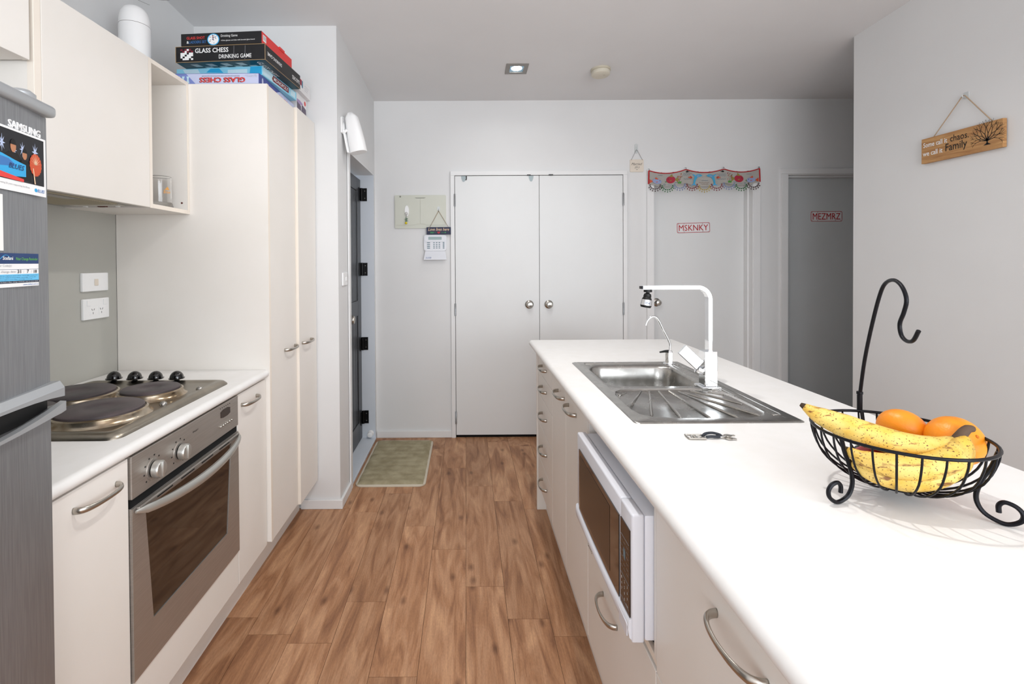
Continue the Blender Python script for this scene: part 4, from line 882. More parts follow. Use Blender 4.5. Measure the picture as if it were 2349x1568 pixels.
for sg, cx in ((1, 1.800), (-1, 1.925)):      # leaping sea animals
    z = zc_(cx) - .006
    flat([(cx - sg * .012, z - .034), (cx - sg * .004, z - .005), (cx + sg * .010, z + .016), (cx + sg * .034, z + .022), (cx + sg * .048, z + .030), (cx + sg * .030, z + .040), (cx + sg * .004, z + .038), (cx - sg * .016, z + .018), (cx - sg * .022, z - .010), (cx - sg * .024, z - .034)], 'ink_sea', extra=[([(cx - sg * .018, z - .030), (cx + sg * .008, z - .052), (cx - sg * .018, z - .042), (cx - sg * .044, z - .050)], 'ink_cyan'), ([(cx - sg * .006, z + .034), (cx - sg * .034, z + .042), (cx - sg * .014, z + .022)], 'ink_cyan'), ([(cx + sg * .005, z + .018), (cx + sg * .026, z + .026), (cx + sg * .018, z + .032), (cx, z + .028)], 'ink_slate')])
for cx in (1.668, 2.062):                      # coral and weed
    z0 = botz(cx) + .012
    for k in range(16): flat(ell(cx + (random.random() - .5) * .036, z0 + .02 + random.random() * .055, .004, .003, 6, random.random() * 3), random.choice(['ink_orange', 'ink_brown', 'ink_olive', 'ink_crim']))
    flat([(cx - .014, z0 - .004), (cx + .012, z0 - .004), (cx + .016, z0 + .016), (cx + .004, z0 + .008), (cx, z0 + .022), (cx - .004, z0 + .008), (cx - .014, z0 + .014)], 'ink_lgreen')
def wavy(x0, x1, z, mt):
    n_ = 14; m = MB(); m.tube([(x0 + (x1 - x0) * k / n_, BY - .0062, z + .0025 * math.sin(k * 1.6)) for k in range(n_ + 1)], .0009, mt, 4); m.build('embroidered_wave', bn)
for x0, x1, dz, mt in ((1.50, 1.535, .03, 'ink_bluew'), (1.575, 1.625, -.042, 'ink_bluew'), (1.63, 1.655, -.03, 'ink_bluew'), (1.70, 1.765, .022, 'ink_bluew'), (1.695, 1.75, .008, 'ink_bluew'), (1.70, 1.77, -.018, 'ink_bluew'), (1.84, 1.89, -.010, 'ink_bluew'), (1.82, 1.90, -.026, 'ink_brown'), (1.84, 1.89, -.038, 'ink_brown'), (1.96, 2.03, .018, 'ink_bluew'), (1.975, 2.03, .004, 'ink_bluew'), (1.96, 2.03, -.020, 'ink_bluew'), (2.09, 2.12, -.030, 'ink_bluew'), (2.11, 2.16, -.042, 'ink_bluew'), (2.19, 2.23, .03, 'ink_bluew')):
    wavy(x0, x1, zc_((x0 + x1) / 2) + dz, mt)
for cx, z in ((1.551, -.020), (2.180, -.020)):
    MB().tube([(cx + .007 * math.cos(a), BY - .0062, zc_(cx) + z - .018 + .006 * math.sin(a)) for a in [2 * PI * k / 12 for k in range(12)]], .0012, 'ink_bluew', 4, closed=True).build('embroidered_ring', bn)
    MB().tube([(cx + .010 + .005 * math.cos(a), BY - .0062, zc_(cx) + z + .002 + .005 * math.sin(a)) for a in [2 * PI * k / 12 for k in range(12)]], .0012, 'ink_lgreen', 4, closed=True).build('embroidered_ring', bn)
sc = ['bead_maroon', 'bead_green', 'bead_blue', 'bead_red', 'bead_gold', 'bead_red', 'bead_blue', 'bead_green', 'bead_maroon']
for k, mt in enumerate(sc):
    xa = 1.432 + k * .0962; cxx = xa + .048; rad = .040; z0 = botz(min(cxx, 2.29)) + .002
    m = MB()
    for j in range(9):
        a = PI + PI * j / 8; px_, pz_ = cxx + rad * math.cos(a), z0 + .78 * rad * math.sin(a)
        m.ball((px_, BY - .002, pz_), .0068, mt, 6)
        if 0 < j < 8: m.ball((px_ + .30 * rad * math.cos(a), BY - .002, pz_ + .34 * rad * math.sin(a) - .002), .0058, mt, 6, (.8, .6, 1.5))
    m.build('bead_scallop', bn)
for x, z in pins: MB().lathe([(.004, 0), (.004, .004), (.006, .006), (0, .008)], (x + .004, BW - .016, z + .012), 'hinge_steel', 8, (0, -1, 0)).build('push_pin', bn)
for x in (1.53, 1.625, 1.815, 1.91, 2.12, 2.21): MB().tube([(x + .010 * math.cos(a), BY + .004, topz(x) + .006 * math.sin(a)) for a in [PI * q / 8 for q in range(9)]], .0011, 'thread', 5).build('ribbon_loop', bn)
# number plates on the bedroom doors
def plate(txt, x0, x1, z0, z1, yf, label, tilt):
    t = thing('number_plate', label, 'number plate', ((x0 + x1) / 2, yf, z0), 'souvenir number plates on doors'); del t['group']
    cxm, czm = (x0 + x1) / 2, (z0 + z1) / 2; Mr = Matrix.Translation((cxm, yf, czm)) @ Matrix.Rotation(tilt, 4, 'Y') @ Matrix.Translation((-cxm, -yf, -czm))
    MB().prism(rrect(x0, x1, z0, z1, .010, 4), (0, yf, 0), EX, EZ, .0015, 'plate_white').xf(Mr).build('plate', t, smooth=False)
    m = MB(); o, i_ = rrect(x0 + .0015, x1 - .0015, z0 + .0015, z1 - .0015, .009, 4), rrect(x0 + .0055, x1 - .0055, z0 + .0055, z1 - .0055, .006, 4)
    m.loft([[(x, yf - .0020, z) for x, z in o], [(x, yf - .0024, z) for x, z in i_]], 'plate_red', cap0=False, cap1=False); m.xf(Mr).build('border', t, smooth=False)
    m = MB(); m.text(txt, (x0 + .016, yf - .0016, z0 + .017), EX, EZ, x1 - x0 - .032, z1 - z0 - .034, 'plate_red', 0, t=.001); m.xf(Mr).build('lettering', t, smooth=False)
    m = MB()
    for fx in (.05, .22, .78, .95):
        for z in (z0 + .010, z1 - .010): m.prism(rrect(x0 + (x1 - x0) * fx - .002, x0 + (x1 - x0) * fx + .002, z - .004, z + .004, .001, 2), (0, yf - .0016, 0), EX, EZ, .0004, 'ink_grey')
    m.xf(Mr).build('fixing_slots', t, smooth=False)
plate('MSKNKY', 1.702, 1.971, 1.612, 1.694, 3.9298, 'white number plate reading MSKNKY in red on the white door', R_(-1.2))
plate('MEZMRZ', 2.785, 3.041, 1.696, 1.781, 3.9298, 'white number plate reading MEZMRZ in red on the door coloured darker for hall shade', 0)

# ================================================================== ceiling fittings
def slope(mb):
    for v in mb.bm.verts: v.co.z += cz(v.co.y)
    return mb
DS = {}
def downlight(x, y, label, watts):
    t = thing('downlight', label, 'downlight', (x, y, cz(y)), 'recessed ceiling downlights'); del t['group']
    m = MB(); h, i_ = .074, .046
    o, n_ = [(x - h, y - h), (x + h, y - h), (x + h, y + h), (x - h, y + h)], [(x - i_, y - i_), (x + i_, y - i_), (x + i_, y + i_), (x - i_, y + i_)]
    m.loft([[(a, b_, -.0003) for a, b_ in o], [(a, b_, -.005) for a, b_ in o], [(a, b_, -.005) for a, b_ in n_], [(a, b_, -.0003) for a, b_ in n_]], 'dl_frame', cap0=False, cap1=False)
    slope(m).build('frame', t, smooth=False)
    m = MB(); m.poly([(a, b_, -.0006) for a, b_ in n_], 'reflector'); slope(m).build('reflector', t, smooth=False)
    m = MB(); m.lathe([(.036, -.0008), (.034, -.0016), (0, -.002)], (x, y - .004, 0), 'bulb', 24); slope(m).build('lamp', t)
    l = bpy.data.lights.new('downlight_lamp', 'AREA'); l.shape = 'DISK'; l.size = .07; l.energy = watts; l.color = (1, .98, .95); l.spread = R_(150)
    lo = bpy.data.objects.new('lamp_light', l); COL.objects.link(lo); lo.parent = t; lo.location = (0, 0, -.008)
downlight(.345, 3.28, 'lit square recessed downlight in ceiling near the smoke alarm', DOWN_W['entry'])
downlight(.345, 1.25, 'lit square recessed downlight in ceiling over the kitchen aisle', DOWN_W['aisle'])
downlight(.345, 2.265, 'added unseen fill downlight in ceiling between pantry and island end', DOWN_W['mid_fill'])  # added out of view to brighten the floor and island fronts
downlight(.90, -.55, 'lit square recessed downlight in ceiling over the near bench end', DOWN_W['bench'])
m = MB(); m.lathe([(.066, 0), (.066, -.012), (.060, -.014)], (.915, 3.30, 0), 'smoke_ring', 32); m.lathe([(.058, -.012), (.062, -.018), (.061, -.036), (.054, -.042), (0, -.043)], (.915, 3.30, 0), 'smoke', 32)
sa = thing('smoke_alarm', 'round cream smoke alarm on the ceiling', 'smoke alarm', (.915, 3.30, cz(3.3)))
slope(m).build('alarm_body', sa)
m = MB().lathe([(.006, -.0425), (.006, -.0445), (0, -.045)], (.935, 3.285, 0), 'smoke_ring', 12); slope(m).build('test_button', sa)
# cobweb strands near the ceiling corner
cw = MB(); random.seed(9)
for pts in ([(-1.50, 1.93, 2.66), (-1.49, 2.02, 2.63), (-1.49, 2.12, 2.60), (-1.48, 2.22, 2.60), (-1.45, 2.36, 2.655), (-1.42, 2.45, 2.715)], [(-1.50, 2.18, 2.63), (-1.49, 2.22, 2.645), (-1.49, 2.26, 2.63), (-1.48, 2.28, 2.67), (-1.47, 2.29, 2.725)], [(-1.50, 2.10, 2.61), (-1.49, 2.20, 2.585), (-1.48, 2.30, 2.60)]):
    cw.tube(pts, .0007, 'thread', 4, sub=4)
o = cw.build('cobweb', loc=(-1.48, 2.2, 2.6)); tag(o, 'thin dusty cobweb strands in the ceiling corner above the cabinets', 'cobweb'); o['kind'] = 'stuff'

# ================================================================== mat on the floor
mx0, mx1, my0, my1 = -.700, -.262, 2.985, 3.75
bmt = thing('bath_mat', 'olive green foam door mat with pale edging on the floor', 'mat', (-.48, 3.37, 0))
def rmat(ins, z): return [(x, y, z) for x, y in rrect(mx0 + ins, mx1 - ins, my0 + ins, my1 - ins, .045 - ins * .6, 6)]
MB().loft([rmat(0, .001), rmat(0, .008), rmat(.004, .011), rmat(.012, .011)], 'mat_edge').build('edging', bmt)
m = MB(); ii = m.mi('bathmat'); gx, gy = 20, 60; V_ = []
for i in range(gx + 1):
    row = []
    for j in range(gy + 1):
        u, v = i / gx, j / gy; x = mx0 + .013 + (mx1 - mx0 - .026) * u; y = my0 + .013 + (my1 - my0 - .026) * v
        ed = min(u, 1 - u) * .41 / .02; ev = min(v, 1 - v) * .73 / .02; e_ = min(1, ed, ev)
        rib = abs(math.sin(v * PI * 11)) ** .35
        row.append(m.bm.verts.new((x, y, .011 + e_ * (.004 + .006 * rib) + .0008 * math.sin(x * 60 + y * 40))))
    V_.append(row)
for i in range(gx):
    for j in range(gy): m.bm.faces.new((V_[i][j], V_[i + 1][j], V_[i + 1][j + 1], V_[i][j + 1])).material_index = ii
m.build('pile', bmt, ang=180)

# ================================================================== ISLAND
IF = .395                     # cabinet front plane (faces -X)
IXL, IXR, IYF = .366, 1.205, 2.855
SX0, SX1, SY0, SY1 = .475, .962, 1.368, 2.208
iw = MB()
pr = bull(IXL, SX0 + .02, .889, WT, -1)
iw.loft([[(x, -.55, z) for x, z in pr], [(x, IYF, z) for x, z in pr]], 'worktop')
iw.box(SX0 + .02, IXR, -.55, SY0 + .02, .889, WT, 'worktop'); iw.box(SX0 + .02, IXR, SY1 - .02, IYF, .889, WT, 'worktop'); iw.box(SX1 - .02, IXR, SY0 + .02, SY1 - .02, .889, WT, 'worktop')
tag(iw.build('worktop', loc=(.8, 1.1, .889), ang=30), 'white laminate island worktop with rounded edge holding sink and fruit bowl', 'worktop')
def island_unit(name, label, y0, y1, top=.885, carcass=True):
    t = thing(name, label, 'cabinet', (.7, (y0 + y1) / 2, 0))
    if carcass: MB().box(IF + .020, 1.10, y0 + .001, y1 - .001, .155, .70 if y0 > 1.4 else top, 'cream').build('carcass', t, smooth=False)
    return t
def front(t, name, y0, y1, z0, z1, hy, hz):
    d = MB().box(IF, IF + .018, y0 + .0012, y1 - .0012, z0 + .0012, z1 - .0012, 'cream', .0015).build(name, t, smooth=False)
    handle(d, IF, hy, hz, False); return d
t = island_unit('drawer_unit', 'cream island unit with five stacked drawers at the far end', 2.252, 2.700)
zs = [.155, .318, .505, .668, .786, .883]
for z0, z1 in zip(zs, zs[1:]): front(t, 'drawer', 2.252, 2.700, z0, z1, 2.472, z0 + (z1 - z0) * .52 + .004)
t = island_unit('island_cabinet', 'narrow cream island cabinet next to the five-drawer unit', 1.942, 2.250); front(t, 'door', 1.942, 2.250, .150, .883, 2.032, .828)
t = island_unit('island_cabinet', 'cream island cabinet under the sink beside the microwave', 1.592, 1.940); front(t, 'door', 1.592, 1.940, .148, .883, 1.818, .828)
t = island_unit('microwave_cabinet', 'cream island cabinet with open microwave niche above a drawer', 1.015, 1.590, carcass=False)
MB().box(IF + .020, 1.10, 1.016, 1.589, .155, .522, 'cream').build('carcass', t, smooth=False)
MB().box(IF + .002, 1.08, 1.016, 1.031 - .002, .541, .885, 'cream').build('side_panel', t, smooth=False); MB().box(IF + .002, 1.08, 1.5755, 1.589, .541, .885, 'cream').build('side_panel', t, smooth=False)
MB().box(.98, 1.0, 1.031, 1.5755, .545, .885, 'cream').build('back_panel', t, smooth=False)
MB().box(IF + .004, 1.08, 1.016, 1.589, .523, .541, 'cream_edge', .001).build('shelf', t, smooth=False)
front(t, 'drawer', 1.015, 1.590, .145, .520, 1.345, .412)
t = island_unit('pot_drawer_unit', 'wide cream island drawer unit nearest the open bench end', -.45, 1.013)
front(t, 'drawer', .28, 1.013, .52, .883, .700, .825); front(t, 'drawer', .28, 1.013, .145, .52, .700, .46); front(t, 'drawer', -.45, .28, .52, .883, -.085, .825); front(t, 'drawer', -.45, .28, .145, .52, -.085, .46)
MB().box(IF + .0005, IF + .02, -.45, 1.013, .8838, .8885, 'cream_edge').build('top_rail', t, smooth=False)
ep = MB().box(.388, 1.12, 2.7015, 2.719, 0, .8885, 'cream', .001).build('end_panel', loc=(.75, 2.71, 0), smooth=False); tag(ep, 'cream end panel closing the far end of the island', 'panel')
bp_ = MB().box(1.102, 1.12, -.45, 2.7005, 0, .8885, 'cream', .001).build('back_panel', loc=(1.11, 1.1, 0), smooth=False); tag(bp_, 'cream back panel along the far side of the island', 'panel')
kb = MB().box(.438, .455, -.45, 2.7005, 0, .144, 'cream').build('kickboard', loc=(.445, 1.1, 0), smooth=False); tag(kb, 'cream kickboard under the island units', 'kickboard')

# ------------------------------------------------------------------ sink
sk = thing('kitchen_sink', 'stainless single-bowl sink with ribbed drainer set in the island', 'sink', (.72, 1.79, WT))
Z0 = WT + .0035
bx0, bx1, by0, by1 = .517, .884, 1.768, 2.118
m = MB(); si = m.mi('steel')
def loop(pts, z): return [m.bm.verts.new((x, y, z)) for x, y in pts]
outer = rrect(SX0 + .006, SX1 - .006, SY0 + .006, SY1 - .006, .014, 4); bowl = rrect(bx0, bx1, by0, by1, .065, 7)
drn = [(.545, 1.725), (.520, 1.700), (.507, 1.66), (.505, 1.58), (.506, 1.49), (.516, 1.445), (.545, 1.420), (.60, 1.408), (.72, 1.404), (.83, 1.408), (.875, 1.425), (.896, 1.460), (.902, 1.55), (.90, 1.66), (.89, 1.70), (.870, 1.725), (.80, 1.734), (.70, 1.736), (.62, 1.734)]
L0, L1, L2 = loop(outer, Z0), loop(bowl, Z0), loop(drn, Z0)
es = []
for L in (L0, L1, L2):
    for k in range(len(L)): es.append(m.bm.edges.new((L[k], L[(k + 1) % len(L)])))
r_ = bmesh.ops.triangle_fill(m.bm, edges=es, use_beauty=True)
def skirt(L, pts2, z):
    N2 = loop(pts2, z)
    for k in range(len(L)): m.bm.faces.new((L[k], L[(k + 1) % len(L)], N2[(k + 1) % len(L)], N2[k]))
    return N2
e1 = skirt(L0, rrect(SX0 + .001, SX1 - .001, SY0 + .001, SY1 - .001, .016, 4), WT + .0015); skirt(e1, rrect(SX0, SX1, SY0, SY1, .016, 4), WT + .0002)
def inset(pts, c_, f, d): return [(c_[0] + (x - c_[0]) * f, c_[1] + (y - c_[1]) * f) for x, y in pts]
dc = (.705, 1.57); a_ = skirt(L2, inset(drn, dc, .985, 0), Z0 - .004); a_ = skirt(a_, inset(drn, dc, .965, 0), Z0 - .0065); m.bm.faces.new(a_)
bc = ((bx0 + bx1) / 2, (by0 + by1) / 2); a_ = L1
for ins, dz in ((.004, .004), (.008, .012), (.012, .06), (.018, .12), (.034, .148), (.07, .156)):
    a_ = skirt(a_, rrect(bx0 + ins, bx1 - ins, by0 + ins, by1 - ins, max(.065 - ins * .2, .03), 7), Z0 - dz)
m.bm.faces.new(a_)
for f in m.bm.faces: f.material_index = si
m.build('sink_tray', sk, ang=50)
for (xa, ya, xb, yb) in [(0.558, 1.705, 0.524, 1.669), (0.62, 1.725, 0.528, 1.555), (0.649, 1.725, 0.552, 1.446), (0.681, 1.725, 0.628, 1.418), (0.718, 1.725, 0.713, 1.416), (0.745, 1.715, 0.797, 1.418), (0.760, 1.696, 0.872, 1.440), (0.791, 1.722, 0.887, 1.559), (0.847, 1.703, 0.882, 1.666)]:
    MB().tube([(xa, ya, Z0 - .0065), (xa * .97 + xb * .03, ya * .97 + yb * .03, Z0 - .0055), (xb * .97 + xa * .03, yb * .97 + ya * .03, Z0 - .0055), (xb, yb, Z0 - .0065)], [.002, .0042, .0042, .002], 'steel', 8).build('drainer_rib', sk)
for seg in (((.905, 1.43), (.930, 1.43), (.930, 2.13), (.905, 2.13)), ((.525, 2.158), (.90, 2.158), (.90, 2.178), (.525, 2.178))):
    MB().tube([Vector((x, y, Z0 + .0002)) for x, y in rrect(seg[0][0], seg[1][0], seg[0][1], seg[2][1], .008, 3)], .0016, 'steel', 6, closed=True).build('pressed_bead', sk)
MB().lathe([(.042, 0), (.040, .002), (.030, .001), (.012, .0005), (0, .0005)], (bc[0], bc[1], Z0 - .1558), 'chrome', 24).build('waste', sk)
# silicone bead
# ------------------------------------------------------------------ mixer tap
tp = thing('mixer_tap', 'square chrome mixer tap with tall right-angle spout behind the sink', 'tap', (.873, 1.753, Z0))
MB().box(.838, .906, 1.722, 1.790, Z0, Z0 + .006, 'chrome', .002).build('base_plate', tp, smooth=False)
MB().box(.850, .896, 1.731, 1.777, Z0 + .006, Z0 + .132, 'chrome', .002).build('tap_body', tp, smooth=False)
m = MB(); sx, szt = .875, 1.290
path = [(sx, Z0 + .132)] + [(sx, szt - .045)] + [(sx - .045 + .045 * math.cos(a), szt - .045 + .045 * math.sin(a)) for a in [PI / 2 * k / 8 for k in range(1, 9)]] + [(.634, szt)]
rings = []
for k, (x, z) in enumerate(path):
    x0, z0 = path[max(k - 1, 0)]; x1, z1 = path[min(k + 1, len(path) - 1)]; t_ = Vector((x1 - x0, 0, z1 - z0)).normalized(); n_ = Vector((-t_.z, 0, t_.x)) * .0065
    rings.append([Vector((x, 1.740, z)) + n_, Vector((x, 1.768, z)) + n_, Vector((x, 1.768, z)) - n_, Vector((x, 1.740, z)) - n_])
m.loft(rings, 'chrome'); m.build('spout', tp, ang=30)
MB().box(.628, .640, 1.742, 1.766, szt - .005, szt + .005, 'black_iron', .001).build('spout_end', tp, smooth=False)
# lever: chrome paddle angled up to the left
m = MB(); m.box(-.020, .020, -.006, .006, 0, .088, 'chrome', .0015); m.xf(Matrix.Translation((.838, 1.742, 1.008)) @ Matrix.Rotation(R_(-47), 4, 'Y') @ Matrix.Translation((0, 0, .002))); m.build('lever', tp, smooth=False)
m = MB().lathe([(.015, 0), (.015, .022), (.012, .024), (0, .024)], (.852, 1.754, .985), 'chrome', 20, (-1, 0, .5)); m.build('lever_hub', tp)
# swivel aerator on the spout
ax = .655; a0 = szt - .0065
ae = MB().lathe([(.0145, 0), (.0145, -.010), (.006, -.011), (.006, -.016)], (ax, 1.754, a0), 'black', 16); ae.build('aerator_collar', tp)
m = MB().lathe([(.006, 0), (.012, -.003), (.014, -.012), (.013, -.014), (.017, -.022), (.0195, -.046), (.017, -.052), (0, -.053)], (0, 0, 0), 'black', 20); m.lathe([(.0182, -.0235), (.0203, -.044)], (0, 0, 0), 'aerator_silver', 20)
m.xf(Matrix.Translation((ax, 1.754, a0 - .014)) @ Matrix.Rotation(R_(9), 4, 'Y')); m.build('swivel_aerator', tp)
m = MB()
m.text('spray', (-.010, -.0205, -.040), EX, EZ, .016, .008, 'ink_navy', .01, lift=0)
m.xf(Matrix.Translation((ax, 1.754, a0 - .014)) @ Matrix.Rotation(R_(9), 4, 'Y')); m.build('printed_mark', tp, smooth=False)
# ------------------------------------------------------------------ filter tap
ft = thing('filter_tap', 'slim chrome water filter tap with curved spout at sink corner', 'tap', (.897, 2.150, Z0))
fx, fy = .897, 2.150
MB().lathe([(.025, 0), (.025, .003), (.017, .006)], (fx, fy, Z0), 'chrome', 24).build('base_ring', ft)
MB().lathe([(.0155, .004), (.0165, .010), (.0165, .052), (.012, .060), (.006, .062)], (fx, fy, Z0), 'chrome', 6).build('tap_body', ft, ang=20)
MB().tube([(fx + .003, fy, Z0 + .058), (fx + .004, fy, Z0 + .085), (fx - .004, fy, Z0 + .108), (fx - .028, fy, Z0 + .155), (fx - .046, fy, Z0 + .192), (fx - .060, fy, Z0 + .208), (fx - .080, fy, Z0 + .208), (fx - .095, fy, Z0 + .193), (fx - .103, fy, Z0 + .172)], .0052, 'chrome', 10, sub=5).build('spout', ft)
m = MB(); m.tube([(fx - .006, fy - .004, Z0 + .057), (fx - .022, fy - .008, Z0 + .058), (fx - .046, fy - .012, Z0 + .055)], [.007, .0055, .0035], 'black', 8); m.build('lever', ft)

# ------------------------------------------------------------------ microwave
mw = thing('microwave', 'white microwave oven with brown tinted door in island niche', 'microwave', (.55, 1.29, .545))
MY0, MY1, MZ0, MZ1 = 1.034, 1.546, .563, .842; MF = .345
MB().box(MF + .034, .70, MY0 + .003, MY1 - .003, MZ0 + .002, MZ1 - .003, 'mw_white', .006).build('cabinet_shell', mw, smooth=True)
for x in (.42, .66):
    for y in (1.07, 1.51): MB().lathe([(.014, 0), (.012, .020)], (x, y, .5445), 'black', 10).build('foot', mw)
MB().box(MF + .006, MF + .0335, MY0, 1.1100, MZ0, MZ1, 'mw_white', .005, 3).build('control_frame', mw, smooth=True)
dr = MB().box(MF + .006, MF + .0335, 1.1112, MY1, MZ0, MZ1, 'mw_white', .005, 3).build('oven_door', mw, smooth=True)
# bowed lower moulding
m = MB(); rings = []
for k in range(13):
    y = MY0 + .004 + (MY1 - MY0 - .008) * k / 12; q = 1 - abs(2 * k / 12 - 1) ** 2
    zt = .612 - .010 * q; rings.append([(MF + .008, y, MZ0 + .004), (MF + .002, y, MZ0 + .010), (MF - .001 - .004 * q, y, MZ0 + .028), (MF + .001, y, zt), (MF + .008, y, zt + .004)])
m.loft(rings, 'mw_white'); m.build('lower_moulding', mw, ang=60)
m = MB(); top = []; pts = [(-1.512, .800), (-1.116, .800)] + [(-(1.116 + (1.512 - 1.116) * k / 8), .614 - .009 * (1 - abs(2 * (k + 2) / 12 - 1) ** 2)) for k in range(9)]
m.prism(pts, (MF + .0062, 0, 0), NY, EZ, .0030, 'mw_glass'); dw = m.build('door_window', dr, smooth=False)
MB().prism([(-1.495, .785), (-1.185, .785), (-1.185, .625), (-1.495, .622)], (MF + .0030, 0, 0), NY, EZ, .0004, 'mw_panel').build('window_mesh', dw, smooth=False)
cpn = MB().prism([(-1.104, .803), (-1.042, .803), (-1.042, .612), (-1.104, .607)], (MF + .0062, 0, 0), NY, EZ, .0026, 'mw_panel').build('control_panel', mw, smooth=False)
m = MB(); fxx = MF + .0034
for r_i, row in enumerate((('1', '2', '3'), ('4', '5', '6'), ('7', '8', '9'), ('', '0', ''))):
    for c_i, ch in enumerate(row):
        if ch: m.text(ch, (fxx, 1.095 - c_i * .019, .668 - r_i * .013), NY, EZ, .004, .0065, 'ink_white', .01)
for r_i in range(6):
    for c_i in range(3): m.text('Auto' if (r_i + c_i) % 2 else 'Cook', (fxx, 1.098 - c_i * .019, .757 - r_i * .012), NY, EZ, .012, .003, 'ink_grey')
for zz in (.768, .680, .625): m.prism([(-1.100, zz), (-1.046, zz), (-1.046, zz + .0008), (-1.100, zz + .0008)], (fxx, 0, 0), NY, EZ, .0003, 'ink_grey')
m.text('START', (fxx, 1.064, .627), NY, EZ, .014, .004, 'ink_white'); m.prism([(-1.082, .725), (-1.070, .722), (-1.070, .741), (-1.082, .744)], (fxx, 0, 0), NY, EZ, .0004, 'key_grey'); m.build('printed_marks', cpn, smooth=False)
MB().prism(rrect(-1.100, -1.046, .570, .598, .003, 2), (MF + .0005, 0, 0), NY, EZ, .002, 'mw_white').build('door_button', mw, smooth=False)
m = MB(); m.text('SANYO', (MF - .0042, 1.370, .580), NY, EZ, .046, .0075, 'ink_black', .02); m.build('logo', dr, smooth=False)
# curled paper slip on the microwave
m = MB(); rings = []
for k in range(9):
    t = k / 8; x = .425 + .075 * t; z = MZ1 + .001 + .010 * math.sin(t * PI) + .004 * (1 - t)
    rings.append([(x, 1.10 + .01 * t, z), (x, 1.155 + .01 * t, z + .002), (x, 1.155 + .01 * t, z + .0014), (x, 1.10 + .01 * t, z - .0006)])
m.loft(rings, 'plaque'); m.text('CAUTION', (.432, 1.118, MZ1 + .0085), EX, EY, .03, .006, 'ink_red', .01, lift=.004)
tag(m.build('paper_slip', loc=(.46, 1.13, MZ1), ang=180), 'curled paper slip lying on top of the microwave', 'paper')

# ------------------------------------------------------------------ keys on the island
ky = thing('key_bunch', 'bunch of keys with metal tag and dark strap on worktop', 'keys', (.62, 1.258, WT))
Zk = WT + .0006
Mk = Matrix.Translation((.572, 1.258, Zk)) @ Matrix.Rotation(R_(-3), 4, 'Z')
m = MB()
for a, b_ in (((0, -.014), (0, .016)), ((.042, -.014), (.042, .016)), ((0, -.014), (.042, -.014)), ((0, .016), (.042, .016)), ((.008, -.014), (.014, .012)), ((.014, .012), (.020, -.010)), ((.024, .010), (.034, .010)), ((.024, -.002), (.034, -.002)), ((.024, .010), (.024, -.012)), ((.034, -.002), (.036, -.012))):
    m.tube([(a[0], a[1], .0025), (b_[0], b_[1], .0025)], .0022, 'nickel', 6)
m.xf(Mk).build('metal_tag', ky)
m = MB(); m.tube([(.040, .002, .004), (.052, .012, .007), (.070, .012, .009), (.086, .006, .006), (.078, -.004, .005), (.060, -.006, .006), (.046, -.004, .004)], .0042, 'strap', 8, sub=4, flat=(1, .8)); m.xf(Mk).build('strap', ky)
m = MB(); m.tube([(.085 + .010 * math.cos(a), .002 + .008 * math.sin(a), .005) for a in [2 * PI * k / 16 for k in range(16)]], .0011, 'chrome', 6, closed=True); m.xf(Mk).build('split_ring', ky)
for dx, dy, rot, z in ((.090, -.004, -20, .002), (.092, .002, 5, .005)):
    m = MB(); m.prism(ell(.012, 0, .010, .009, 14), (0, 0, 0), EX, EY, .002, 'nickel'); m.prism([(.020, -.003), (.030, -.003), (.030, .003), (.020, .003)], (0, 0, 0), EX, EY, .002, 'nickel'); m.prism([(-.030, -.0025), (.004, -.003), (.004, .003), (-.030, .002), (-.026, 0)], (0, 0, 0), EX, EY, .002, 'nickel')
    m.xf(Mk @ Matrix.Translation((dx, dy, z - .0005)) @ Matrix.Rotation(R_(rot), 4, 'Z')).build('key', ky, smooth=False)

# ------------------------------------------------------------------ fruit bowl
BC = Vector((.836, .941, 0)); BR, BZ = .1370, 1.050; BB = .952
fb = thing('fruit_bowl', 'black wire fruit bowl with scroll feet and banana hook', 'fruit bowl', (BC.x, BC.y, WT))
def bpt(a, r, z): return Vector((BC.x + r * math.cos(a), BC.y + r * math.sin(a), z))
MB().tube([bpt(2 * PI * k / 48, BR, BZ) for k in range(48)], .0031, 'black_iron', 8, closed=True).build('rim', fb)
wire = None
for k in range(26):
    a = 2 * PI * (k + .5) / 26
    if k == 0:
        wire = MB().tube([bpt(0, BR, BZ) - BC, bpt(0, BR * .975, BZ - .022) - BC, bpt(0, BR * .88, BZ - .055) - BC, bpt(0, BR * .68, BZ - .082) - BC, bpt(0, BR * .42, BB) - BC, bpt(0, .030, BB) - BC], .0019, 'black_iron', 6, sub=3).build('wire', None, loc=(0, 0, 0))
        wire.parent = fb; wire.location = (0, 0, -WT); wire.rotation_euler = (0, 0, a)
    else:
        o = bpy.data.objects.new('wire', wire.data); COL.objects.link(o); o.parent = fb; o.location = (0, 0, -WT); o.rotation_euler = (0, 0, a)
MB().lathe([(.042, -.003), (.042, .001), (0, .002)], (BC.x, BC.y, BB - .001), 'black_iron', 28).build('base_disc', fb)
for a in (R_(192.6), R_(309), R_(74)):
    pts = [bpt(a, r, z) for r, z in ((.134, 1.050), (.126, 1.022), (.116, 1.0), (.108, .972), (.109, .953), (.118, .938), (.135, .9298), (.148, .9302), (.161, .9405), (.163, .953), (.155, .963), (.142, .966), (.135, .9585), (.135, .946))]
    MB().tube(pts, .0038, 'black_iron', 8, sub=5).build('scroll_foot', fb)
dirn = Vector((-.27, -.963, 0)).normalized(); ab = Vector((.874, 1.077, 0))
def hk_(t, z): return ab + dirn * t + EZ * z
MB().lathe([(.0052, 0), (.0052, .040), (.0062, .041), (.0062, .046), (.004, .047)], (ab.x, ab.y, BZ - .004), 'black_iron', 12).build('hook_socket', fb)
